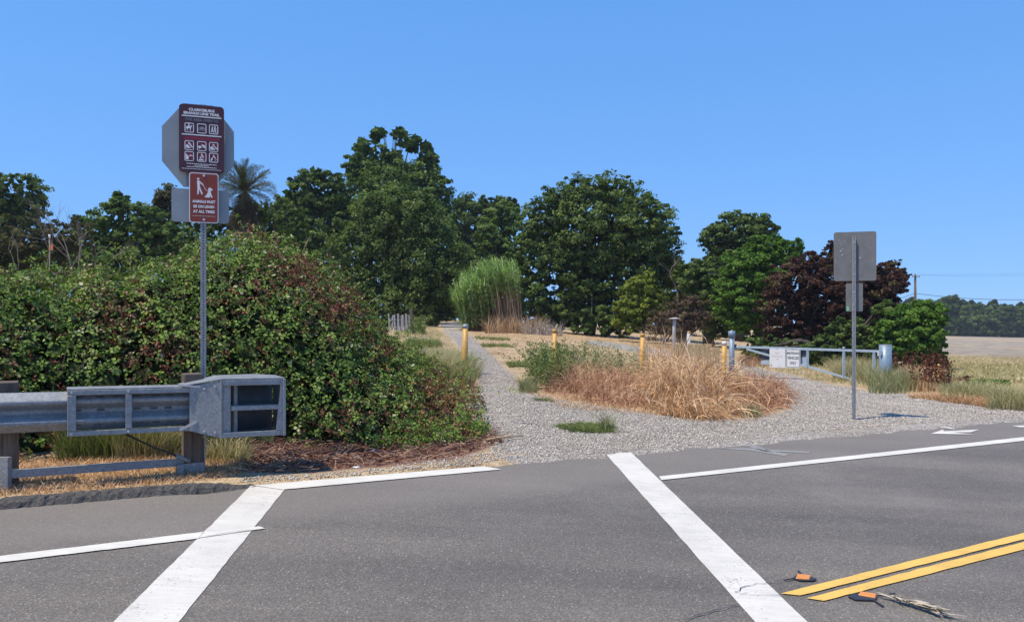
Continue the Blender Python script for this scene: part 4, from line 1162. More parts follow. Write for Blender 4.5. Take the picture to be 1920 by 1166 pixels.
def tangle(name, label, cat, poly, n, length, w, mat, up=.55, jit=.55, segs=7, curl=-.10, xy=False):
    """kinked, crossing stems: each is a short random walk that rises, then sags"""
    q = scatter_poly(np.asarray(poly) if xy else polyxy(poly), int(n * 1.35))
    pn = np.sin(q[:, 0] * 3.1 + 1.7 * np.sin(q[:, 1] * 1.3)) * np.sin(q[:, 1] * 2.3 + q[:, 0] * 1.1) + .5 * np.sin(q[:, 0] * 7.3 + q[:, 1] * 4.1)
    q = q[pn + .5 * rng.standard_normal(len(q)) > -.45][:n]; n = len(q)
    pn = np.sin(q[:, 0] * 3.1 + 1.7 * np.sin(q[:, 1] * 1.3)) * np.sin(q[:, 1] * 2.3 + q[:, 0] * 1.1)
    c = q.mean(0); r = np.max(np.linalg.norm(q - c, axis=1))
    p = onground(q); p[:, 2] += .01
    length = length * (.85 + .45 * pn)
    L = length * (.35 + .85 * rng.random(n)) * (1.15 - .55 * (np.linalg.norm(q - c, axis=1) / r) ** 2)
    a = rng.random(n) * 6.283
    d = unit(np.stack([np.cos(a) * (1 - up), np.sin(a) * (1 - up) * .8, up * (.5 + rng.random(n))], 1) + .25 * unit(np.concatenate([q - c, np.zeros((n, 1))], 1)))
    pts = [p]
    for i in range(segs):
        d = unit(d + jit * .5 * rng.standard_normal((n, 3)) + np.array([0, 0, curl * (1 + i * .35)]))
        p = p + d * (L / segs)[:, None]
        p[:, 2] = np.maximum(p[:, 2], H(p[:, 0], p[:, 1]) + .012)
        pts.append(p)
    b = rng.random(n) * 6.283
    side = np.stack([np.cos(b), np.sin(b) * .6, .5 * rng.standard_normal(n)], 1); side = unit(side)
    ww = w * (.5 + .9 * rng.random(n))
    V = []
    for i, P_ in enumerate(pts):
        k_ = (ww * (1 - .75 * i / segs) / 2)[:, None]
        V += [P_ - side * k_, P_ + side * k_]
    V = np.stack(V, 1).reshape(-1, 3)
    o = np.arange(n)[:, None] * (2 * (segs + 1))
    Fc = np.concatenate([o + np.array([[2 * i, 2 * i + 1, 2 * i + 3, 2 * i + 2]]) for i in range(segs)], 1).reshape(-1, 4)
    o = link(name, npmesh(name, V - np.array([c[0], c[1], 0]), Fc, np.repeat(np.clip(.5 + .3 * rng.standard_normal(n), 0, 1), segs)), mat)
    o.location = (c[0], c[1], 0)
    return tag(o, label, cat)
tangle('weed_clump', 'dense dry brown weeds in front of the bollards', 'weeds', [(1020, 738), (1130, 762), (1250, 775), (1280, 735), (1180, 706), (1060, 700)], 5200, .52, .010, M['straw_brown'], .5)
tangle('weed_clump', 'paler pinkish straw stalks standing in the brown weeds', 'weeds', [(1040, 735), (1130, 755), (1240, 765), (1260, 725), (1180, 700), (1070, 700)], 1200, .62, .009, M['straw'], .65, .4)
tangle('weed_clump', 'lower brown dry weeds at the right end of the straw heap', 'weeds', [(1360, 780), (1430, 780), (1478, 762), (1462, 728), (1400, 718), (1330, 735)], 4800, .54, .012, M['straw_brown'], .42)
tangle('weed_clump', 'lighter straw arching cane weeds at the centre of the dry heap', 'weeds', [(1205, 772), (1300, 788), (1345, 785), (1345, 748), (1290, 710), (1220, 712)], 2000, 1.0, .018, M['straw'], .72, .38, 8, -.09)
tangle('weed_clump', 'straw stems lying over the brown heap by the gate', 'weeds', [(1290, 780), (1400, 782), (1450, 762), (1410, 725), (1320, 735)], 1100, .62, .017, M['straw'], .45, .45)
tangle('weed_clump', 'fallen straw fringe at the front foot of the dry heap', 'weeds', [(1238, 778), (1330, 788), (1370, 780), (1300, 766)], 1000, .45, .013, M['straw'], .25, .6, 5)

def seedweed(label, px, py, h, n, spread):
    b = uter(px, py)
    root = tag(empty('seed_weed', tuple(b)), label, 'weed')
    mb = MB(); Cn = []
    for i in range(n):
        x0 = b[0] + random.uniform(-spread, spread); y0 = b[1] + random.uniform(-spread, spread) * .6
        z0 = float(H(x0, y0)); hh = h * random.uniform(.55, 1.05); lx, ly = random.uniform(-.2, .2), random.uniform(-.2, .2)
        mb.tube([(x0, y0, z0), (x0 + lx * .4, y0 + ly * .4, z0 + hh * .6), (x0 + lx, y0 + ly, z0 + hh)], [.008, .006, .003], 4, False)
        f = .3 + .7 * rng.random(70)
        Cn.append(np.stack([x0 + lx * f + .055 * rng.standard_normal(70), y0 + ly * f + .055 * rng.standard_normal(70), z0 + hh * f], 1))
    mb.build('stem', M['straw_brown'], root)
    Cn = np.concatenate(Cn)
    V, Fc = leaves(Cn, rng.standard_normal((len(Cn), 3)), .055, .035)
    tag(link('seed_heads', npmesh('seed_heads', V, Fc, np.repeat(rng.random(len(Cn)), 2)), M['dockred'], root), kind='stuff')
seedweed('dark red brown seeding weed around the small yellow marker post', 1748, 736, .95, 14, .40)
seedweed('thin red brown weed stalk right of the small yellow marker post', 1800, 730, .55, 4, .25)
seedweed('rust coloured weed beside the large gate post', 1690, 706, .85, 9, .30)

# low leafy green ground weeds at right
q = scatter_poly(polyxy([(1810, 737), (1895, 737), (1890, 731), (1820, 730)]), 900)
g = onground(q); g[:, 2] += .04 + .2 * rng.random(len(q))
V, Fc = leaves(g, np.array([0, -.3, 1.0]) + .6 * rng.standard_normal((len(g), 3)), .085, .06)
o = link('vine_patch', npmesh('vine_patch', V, Fc, np.repeat(rng.random(len(q)), 2)), M['leaf_mid'])
tag(o, 'dark leafy vine patch behind the grey weeds at right', 'vine')

# gravel stones lying on the apron and the trail
def stones(P2, k, size, name, label):
    q = scatter_poly(P2, k); q = q[tdist(q[:, 0], q[:, 1]) > -.12 + .2 * (rng.random(len(q)) - .5)]
    k = len(q)
    oc = np.array([(1, 0, 0), (-1, 0, 0), (0, 1, 0), (0, -1, 0), (0, 0, 1), (0, 0, -1)], float)
    Fo = np.array([(0, 2, 4), (2, 1, 4), (1, 3, 4), (3, 0, 4), (2, 0, 5), (1, 2, 5), (3, 1, 5), (0, 3, 5)])
    a = rng.random(k) * 6.283; ca, sa = np.cos(a), np.sin(a)
    sc = size * (.5 + 1.0 * rng.random((k, 1, 1)) ** 1.8) * (.65 + .6 * rng.random((k, 1, 3))) * np.array([1, 1, .62])
    v = oc[None] * sc + .22 * size * rng.standard_normal((k, 6, 3)) * .6
    vx = v[:, :, 0] * ca[:, None] - v[:, :, 1] * sa[:, None]; vy = v[:, :, 0] * sa[:, None] + v[:, :, 1] * ca[:, None]
    zz = np.maximum(H(q[:, 0], q[:, 1]), np.where(tdist(q[:, 0], q[:, 1]) < .02, roadz(q[:, 0], q[:, 1]), -99)) + .25 * size
    V = np.stack([vx + q[:, None, 0], vy + q[:, None, 1], v[:, :, 2] + zz[:, None]], -1).reshape(-1, 3)
    Fc = (np.arange(k)[:, None, None] * 6 + Fo[None]).reshape(-1, 3)
    o = link(name, npmesh(name, V, Fc, np.repeat(np.clip(.5 + .27 * rng.standard_normal(k), 0, 1), 8)), M['stone'])
    tag(o, label, 'gravel', kind='stuff')
stones(polyxy([(930, 862), (1100, 853), (1340, 832), (1603, 803), (1920, 783), (1920, 762), (1700, 745), (1480, 770), (1380, 790), (1230, 780), (1050, 752), (960, 735), (880, 770), (905, 830)]), 44000, .0115, 'gravel', 'grey crushed gravel of the apron where the trail meets the road')
stones(polyxy([(905, 735), (985, 735), (925, 668), (866, 618), (840, 618), (885, 690)]), 10000, .0125, 'gravel', 'grey gravel along the trail past the first bollard')
stones(polyxy([(1480, 770), (1700, 745), (1560, 722), (1440, 694), (1385, 690), (1455, 722)]), 12000, .0135, 'gravel', 'grey gravel of the service drive before the gate')
stones(polyxy([(440, 905), (540, 905), (900, 872), (960, 858), (930, 848), (700, 880), (560, 892), (470, 888)]), 900, .012, 'gravel', 'small pale stones along the road edge in front of the bramble')

# ------------------------------------------------------------------ giant reed clump
def reed():
    root = tag(empty('giant_reed', (float(pix(930, 600, 42)[0]), 42, float(H(pix(930, 600, 42)[0], 42)))), 'tall giant reed clump with green leaves at left and bare brown canes at right', 'reeds')
    M['reed'] = leafmat('reed_leaf', [(0, (.10, .18, .035)), (.5, (.27, .41, .11)), (1, (.56, .64, .32))], .5, .35)
    M['drycane'] = leafmat('dry_reed_cane', [(0, (.15, .085, .045)), (.5, (.36, .22, .12)), (1, (.62, .44, .27))], .7, .05)
    M['palecane'] = leafmat('bleached_fallen_cane', [(0, (.25, .20, .17)), (.6, (.46, .40, .36)), (1, (.62, .56, .52))], .7, .05)
    k = 520
    px = 868 + 112 * rng.random(k); yy = 40.5 + 3 * rng.random(k)
    bx = (px - 960) / F_PX * yy
    P = onground(np.stack([bx, yy], 1))
    hh = np.interp(px, [862, 885, 910, 940, 985], [1.6, 2.7, 3.2, 3.7, 3.6]) * (.72 + .3 * rng.random(k))
    ln = np.stack([-.28 * hh * (.2 + rng.random(k)) * np.interp(px, [868, 980], [1.2, .5]), -.2 * hh * rng.random(k)], 1)
    V, Fc = blades(P, hh, ln, .035, 4, .9)
    green = px < 925
    vs = np.repeat(np.where(green, .3, .5) + .2 * rng.standard_normal(k), 4).clip(0, 1)
    link('canes', npmesh('canes', V, Fc, vs), M['drycane'], root)
    # leaves up the canes
    Ps, Ls = [], []
    per = 26
    f = (np.linspace(.05, 1, per)[None, :] + .03 * rng.standard_normal((k, per))).clip(.03, 1.02)
    lo = np.interp(px, [868, 912, 935, 985], [.02, .10, .58, .66])[:, None]
    keep = f > lo
    pos = P[:, None, :] + np.stack([ln[:, None, 0] * f ** 1.9, ln[:, None, 1] * f ** 1.9, hh[:, None] * f * .97], -1)
    pos = pos[keep]
    m_ = len(pos)
    a = rng.random(m_) * 6.283; L = .28 + .36 * rng.random(m_)
    V, Fc = blades(pos, .13 + .16 * rng.random(m_), np.stack([np.cos(a) * L - .08, np.sin(a) * L], 1), .07, 3, 1.6)
    tag(link('foliage', npmesh('foliage', V, Fc, np.repeat(np.clip(.5 + .3 * rng.standard_normal(m_), 0, 1), 3)), M['reed'], root), kind='stuff')
    # upright spear leaves and pale plumes at the cane tips
    it = rng.integers(0, k, 900)
    tip = P[it] + np.concatenate([ln[it] * .9, hh[it][:, None] * .93], 1) + .05 * rng.standard_normal((900, 3))
    V, Fc = blades(tip, .35 + .35 * rng.random(900), np.stack([-.12 + .2 * rng.standard_normal(900), .18 * rng.standard_normal(900)], 1), .05, 3, 1.2)
    tag(link('spear_leaves', npmesh('spear_leaves', V, Fc, np.repeat(np.clip(.62 + .25 * rng.standard_normal(900), 0, 1), 3)), M['reed'], root), kind='stuff')
    # straw skirt and fallen pale canes
    k = 900
    px = 910 + 110 * rng.random(k); yy = 39.3 + 1.6 * rng.random(k)
    P = onground(np.stack([(px - 960) / F_PX * yy, yy], 1))
    V, Fc = blades(P, .25 + .9 * rng.random(k), .45 * rng.standard_normal((k, 2)), .03, 3, .8)
    link('dry_skirt', npmesh('dry_skirt', V, Fc, np.repeat((.4 + .6 * rng.random(k)), 3)), M['drycane'], root)
    k = 260
    px = 985 + 70 * rng.random(k); yy = 38.6 + 1.2 * rng.random(k)
    P = onground(np.stack([(px - 960) / F_PX * yy, yy], 1))
    V, Fc = blades(P, .25 + .75 * rng.random(k), np.stack([-.2 + .6 * rng.standard_normal(k), .4 * rng.standard_normal(k)], 1), .03, 3, .7)
    link('fallen_canes', npmesh('fallen_canes', V, Fc, np.repeat(rng.random(k), 3)), M['palecane'], root)
reed()

# ------------------------------------------------------------------ guardrail
def guardrail():
    O = Vector((-3.87, 5.94, 0))
    d = Vector((D[0], D[1], 0)); t = Vector((-N_[0], -N_[1], 0))         # t: toward the road
    slope = A_ * D[0] + B_ * D[1]
    z0 = 1.168                                                            # top of rail at the left frame edge
    def L(s, tt_, z): return O + d * s + t * tt_ + Vector((0, 0, z + slope * s))
    root = tag(empty('guardrail', tuple(L(.6, -.1, .39))), 'galvanised steel guardrail with timber posts and open box end terminal', 'guardrail')
    # W-beam
    hh = .312
    prof = [(.0, -.012), (.006, -.002), (.016, -.004), (.078, -.062), (.083, -.072), (.083, -.086), (.078, -.096), (.012, -.136), (.004, -.146), (.004, -.168), (.012, -.178), (.078, -.218), (.083, -.228), (.083, -.242), (.078, -.252), (.016, -.308), (.006, -.310), (.0, -.300)]
    mb = MB()
    ss_ = [-14, -10, -6, -3, -1, .2, 1.32]
    for s in ss_:
        for (a, z) in prof: mb.v.append(tuple(L(s, a, z0 + z)))
    m_ = len(prof)
    for i in range(len(ss_) - 1):
        for j in range(m_ - 1):
            mb.f.append((i * m_ + j, i * m_ + j + 1, (i + 1) * m_ + j + 1, (i + 1) * m_ + j)); mb.sm.append(False)
    r = mb.build('rail', M['galv'], root)
    so_ = r.modifiers.new('thickness', 'SOLIDIFY'); so_.thickness = .004; so_.offset = -1
    # dark bars laid on the rail, standing for the shade in punched slots
    for s in (.47, .62, .72, .9, 1.02, 1.14):
        for z in (-.045, -.155, -.262):
            if random.random() < .85:
                a = .066 if z != -.155 else .010
                M_ = Matrix.Translation(L(s + random.uniform(-.02, .02), a, z0 + z)) @ Matrix.Rotation(math.atan2(D[1], D[0]), 4, 'Z')
                MB().box((0, 0, 0), (.055, .006, .012), M_).build('slot_shade', M['tar_and_shade'], r)
    def strip(name, s0, s1, t0, t1, za, zb, mat=M['galv'], par=root, zc=None, zd=None, bev=True):
        """box from s0..s1, t0..t1, heights za..zb at s0 and zc..zd at s1"""
        zc = za if zc is None else zc; zd = zb if zd is None else zd
        vs = [L(s0, t0, za), L(s0, t1, za), L(s0, t1, zb), L(s0, t0, zb), L(s1, t0, zc), L(s1, t1, zc), L(s1, t1, zd), L(s1, t0, zd)]
        b = MB().add(vs, [(0, 1, 2, 3), (7, 6, 5, 4), (0, 4, 5, 1), (1, 5, 6, 2), (2, 6, 7, 3), (3, 7, 4, 0)])
        o = b.build(name, mat, par)
        return bevel(o, .003, 1) if bev else o
    top, bot = z0 + .028, z0 - .345
    ch = empty('feeder_frame', (0, 0, 0)); ch.parent = root
    def chp(*a, **k): return strip(*a, par=ch, **k)
    chp('top_plate', .39, 1.30, -.10, .125, top - .012, top)
    chp('top_flange', .392, 1.30, .113, .128, top - .052, top - .013)
    chp('bottom_flange', .392, 1.30, .113, .128, bot, bot + .04)
    chp('upright', .392, .452, .116, .131, bot + .042, top - .054)
    chp('upright', .80, .845, .116, .131, bot + .042, top - .054)
    chp('bottom_plate', .395, 1.30, -.09, .111, bot, bot + .012)
    # impact head
    hd = empty('impact_head', (0, 0, 0)); hd.parent = root
    HT, HB = 1.245, .757
    def hp(*a, **k): return strip(*a, par=hd, **k)
    # tapering side wall between the feeder and the box
    vs = [L(1.28, .128, bot), L(1.28, .134, bot), L(1.28, .134, top), L(1.28, .128, top), L(1.52, .19, HB), L(1.52, .198, HB), L(1.52, .198, HT), L(1.52, .19, HT)]
    MB().add(vs, [(0, 1, 2, 3), (7, 6, 5, 4), (0, 4, 5, 1), (1, 5, 6, 2), (2, 6, 7, 3), (3, 7, 4, 0)]).build('side_plate', M['galv'], hd)
    vs = [L(1.22, -.12, top), L(1.22, .134, top), L(1.52, .20, HT + .006), L(1.52, -.16, HT + .012), L(1.22, -.12, top + .008), L(1.22, .134, top + .008), L(1.52, .20, HT + .014), L(1.52, -.16, HT + .02)]
    MB().add(vs, [(3, 2, 1, 0), (4, 5, 6, 7), (0, 1, 5, 4), (1, 2, 6, 5), (2, 3, 7, 6), (3, 0, 4, 7)]).build('sloping_top', M['galv'], hd)
    # weld seam on the front corner
    hp('corner_edge', 1.512, 1.532, .19, .206, HB, HT - .002)
    # box: top plate with a low hipped back, bottom plate, frame
    vs = [L(1.52, .205, HT), L(2.055, .205, HT), L(2.055, -.16, HT), L(1.90, -.30, HT), L(1.52, -.22, HT),
          L(1.52, .205, HT + .014), L(2.055, .205, HT + .014), L(2.055, -.16, HT + .018), L(1.90, -.30, HT + .022), L(1.52, -.22, HT + .02)]
    MB().add(vs, [(4, 3, 2, 1, 0), (5, 6, 7, 8, 9)] + [(i, (i + 1) % 5, (i + 1) % 5 + 5, i + 5) for i in range(5)]).build('top_plate', M['galv'], hd)
    hp('top_rim', 1.534, 2.01, .188, .207, HT - .045, HT - .001)
    hp('bottom_rim', 1.534, 2.01, .188, .207, HB, HB + .045)
    hp('middle_shelf', 1.602, 2.01, -.14, .200, .985, 1.025)
    hp('bottom_plate', 1.534, 2.01, -.2, .186, HB + .002, HB + .014)
    # front plate with slanted stiffener at the right end
    hp('front_plate', 2.035, 2.058, -.155, .215, HB - .006, HT + .004)
    vs = [L(1.976, .186, HB + .047), L(2.01, .186, HB + .047), L(2.033, .186, HT - .047), L(2.015, .186, HT - .047), L(1.976, .209, HB + .047), L(2.01, .209, HB + .047), L(2.033, .209, HT - .047), L(2.015, .209, HT - .047)]
    MB().add(vs, [(0, 1, 2, 3), (7, 6, 5, 4), (0, 4, 5, 1), (1, 5, 6, 2), (2, 6, 7, 3), (3, 7, 4, 0)]).build('slanted_stiffener', M['galv'], hd)
    hp('right_rim', 2.0105, 2.033, .188, .2085, HB, HT - .001, bev=False)
    # inside: left wall plates and curved back
    hp('inner_side', 1.536, 1.600, .150, .184, HB + .016, HT - .003)
    hp('inner_side', 1.640, 1.672, -.05, .10, HB + .016, HT - .003)
    mb = MB()
    n_ = 9
    for i in range(n_):
        a = i / (n_ - 1)
        s = 1.61 + .42 * a; tt2 = -.05 - .13 * math.sin(a * 1.9)
        mb.v += [tuple(L(s, tt2, HB + .016)), tuple(L(s, tt2, HT - .003))]
    for i in range(n_ - 1): mb.f.append((2 * i, 2 * i + 1, 2 * i + 3, 2 * i + 2)); mb.sm.append(True)
    o = mb.build('curved_back', M['void_shade'], hd); sm_ = o.modifiers.new('thickness', 'SOLIDIFY'); sm_.thickness = .006
    for s_b, t_b, z_b in ((1.39, .160, HB + .06), (1.39, .160, HT - .07), (1.47, .186, HB + .05), (1.47, .186, HT - .05)):
        p_b = L(s_b, t_b, z_b); MB().tube([p_b, p_b + t * .012], .011, 6).build('bolt', M['bolt'], hd)
    for s_b in (.42, .82):
        for z_b in (bot + .02, top - .03):
            p_b = L(s_b, .128, z_b); MB().tube([p_b, p_b + t * .012], .009, 6).build('bolt', M['bolt'], ch)
    # little bent weld tabs
    MB().bar(L(1.20, .142, bot + .012), L(1.335, .15, bot + .078), .012, .02).build('weld_tab', M['bolt'], hd)
    MB().bar(L(1.19, .14, top + .012), L(1.36, .15, top - .004), .012, .014).build('weld_tab', M['bolt'], hd)
    # timber posts
    def post(s, t0, w, dp, ztop, par):
        p = L(s, t0, 0); g = float(H(p.x, p.y))
        M_ = Matrix.Translation((p.x, p.y, 0)) @ Matrix.Rotation(math.atan2(D[1], D[0]), 4, 'Z')
        o = MB().box((0, 0, (g - .15 + ztop) / 2), (w, dp, ztop - g + .15), M_).build('timber_post', M['timber'], par)
        return bevel(o, .006, 2), g, M_
    post(-.02, -.20, .16, .20, z0 + .072, root)
    post(-1.93, -.20, .16, .20, z0 + .06, root); post(-3.86, -.20, .16, .20, z0 + .06, root)
    _, g, M_ = post(1.34, -.16, .15, .19, z0 + .094, root)
    MB().box((0, 0, g - .02), (.168, .205, .20), M_).build('foundation_tube', M['galv'], root)
    MB().box((.092, .01, g + .1), (.014, .16, .34), M_).build('bearing_plate', M['galv'], root)
    # ground strut and cable
    for z_, w_, h_ in ((.525, .05, .062),):
        MB().bar(L(-.1, -.08, z_ + .005), L(1.27, -.10, z_ + .005), w_, h_).build('ground_strut', M['galv'], root)
    bevel(MB().box((0, 0, g - .005), (.05, .24, .12), M_ @ Matrix.Translation((-.11, -.02, .03))).build('strut_yoke', M['galv'], root), .004)
    p0, p1 = L(.74, -.02, bot + .02), L(1.31, -.06, .535)
    MB().tube([p0, p0.lerp(p1, .5) - Vector((0, 0, .012)), p0.lerp(p1, .78), p1], .009, 8).build('anchor_cable', M['cable'], root)
    MB().tube([p0.lerp(p1, .80), p1], .019, 8).build('cable_fitting', M['galv'], root)
    # left strut post foot
    p = L(-.03, -.06, 0); gg = float(H(p.x, p.y))
    MB().box((p.x, p.y, gg + .09), (.09, .05, .32)).build('strut_foot', M['galv'], root)
guardrail()

# ------------------------------------------------------------------ signs
def rrect(w, h, r=.03, n=5):
    P = []
    for cx_, cz_, a0_ in ((w / 2 - r, h / 2 - r, 0), (-w / 2 + r, h / 2 - r, 90), (-w / 2 + r, -h / 2 + r, 180), (w / 2 - r, -h / 2 + r, 270)):
        for i in range(n + 1):
            a = R(a0_ + 90 * i / n); P.append((cx_ + r * math.cos(a), cz_ + r * math.sin(a)))
    return P
def plate(name, poly, y, th, mat, parent, off=(0, 0)):
    """flat plate in the sign's frame (x right, z up, -y to the viewer); its face is at y"""
    o = MB().prism([(x + off[0], z + off[1]) for x, z in poly], y, y + th).build(name, mat, parent, False)
    return o
def shapes(name, items, y, mat, parent, cx_=0, cz_=0, s=1.0, th=.0012):
    mb = MB()
    for it in items:
        if it[0] == 'p': pl = it[1]
        elif it[0] == 'c': pl = [(it[1] + it[3] * math.cos(2 * math.pi * i / 14), it[2] + it[3] * math.sin(2 * math.pi * i / 14)) for i in range(14)]
        elif it[0] == 'o':
            n_ = 16; ro, ri = it[3], it[3] - it[4]
            for i in range(n_):
                a, b = 2 * math.pi * i / n_, 2 * math.pi * (i + 1) / n_
                pl = [(it[1] + r_ * math.cos(q), it[2] + r_ * math.sin(q)) for r_, q in ((ro, a), (ro, b), (ri, b), (ri, a))]
                mb.prism([(cx_ + s * x, cz_ + s * z) for x, z in pl], y - th, y)
            continue
        elif it[0] == 'l':
            x1, z1, x2, z2, w = it[1:]
            dx, dz = x2 - x1, z2 - z1; L = math.hypot(dx, dz) or 1; nx_, nz_ = -dz / L * w / 2, dx / L * w / 2
            pl = [(x1 + nx_, z1 + nz_), (x2 + nx_, z2 + nz_), (x2 - nx_, z2 - nz_), (x1 - nx_, z1 - nz_)]
        th_ = th + .00015 * (len(mb.f) % 7)
        mb.prism([(cx_ + s * x, cz_ + s * z) for x, z in pl], y - th_, y)
    return mb.build(name, mat, parent, False)
def frame_items(w, h, t, r=.01):
    a, b = rrect(w, h, r, 4), rrect(w - 2 * t, h - 2 * t, max(.001, r - t), 4)
    return [('p', [a[i], a[(i + 1) % len(a)], b[(i + 1) % len(a)], b[i]]) for i in range(len(a))]
def lettering(body, w, h, cx_, cz_, y, mat, parent, bold=.012):
    c = bpy.data.curves.new('lettering', 'FONT'); c.body = body; c.align_x = 'CENTER'; c.align_y = 'CENTER'; c.size = 1.0; c.offset = bold; c.extrude = .02
    c.resolution_u = 3
    tmp = bpy.data.objects.new('lettering_tmp', c); COL.objects.link(tmp)
    dg = bpy.context.evaluated_depsgraph_get()
    me = bpy.data.meshes.new_from_object(tmp.evaluated_get(dg))
    bpy.data.objects.remove(tmp); bpy.data.curves.remove(c)
    nv = len(me.vertices); co = np.empty(nv * 3, np.float32); me.vertices.foreach_get('co', co); co = co.reshape(-1, 3)
    lo, hi = co.min(0), co.max(0)
    x = (co[:, 0] - (lo[0] + hi[0]) / 2) / (hi[0] - lo[0]) * w + cx_
    z = (co[:, 1] - (lo[1] + hi[1]) / 2) / (hi[1] - lo[1]) * h + cz_
    yy = y - .0014 + (co[:, 2] < 0) * .0014
    me.vertices.foreach_set('co', np.stack([x, yy, z], 1).astype(np.float32).ravel()); me.update()
    me.name = 'lettering'; me.materials.clear(); me.materials.append(mat)
    return link('lettering', me, None, parent, False)
def fineprint(lines, y, mat, parent):
    mb = MB()
    for (cx_, cz_, w, h) in lines:
        x = cx_ - w / 2
        while x < cx_ + w / 2:
            l = random.uniform(.008, .022)
            mb.prism([(x, cz_ - h / 2 + random.uniform(0, .001)), (min(x + l, cx_ + w / 2), cz_ - h / 2), (min(x + l, cx_ + w / 2), cz_ + h / 2), (x, cz_ + h / 2 - random.uniform(0, .001))], y - .001, y)
            x += l + .004
    return mb.build('fine_print', mat, parent, False)
def perforated_post(h, w, parent, mat, both=True):
    """square steel tube with rows of square holes on every face, in the parent's frame"""
    mb = MB(); th = .003; hole = .011; pitch = .0254
    n_ = int(h / pitch)
    for k in range(4):
        Mr = Matrix.Rotation(k * math.pi / 2, 4, 'Z')
        lim = w / 2 - (.0005 if k % 2 else 0)
        sw = (w - hole) / 2
        mb.box((-w / 2 + sw / 2, -lim, h / 2), (sw - .001, th, h), Mr)
        mb.box((w / 2 - sw / 2, -lim, h / 2), (sw - .001, th, h), Mr)
        if both or k in (0, 1, 3):
            for i in range(n_):
                mb.box((0, -lim, (i + .2) * pitch), (hole + .001, th * .9, pitch - hole), Mr)
    o = mb.build('post', mat, parent, False)
    MB().box((0, 0, h / 2), (w - .014, w - .014, h - .01)).build('hole_shade_core', M['tar_and_shade'], o, False)  # black filler added inside the hollow tube to darken its holes
    return o

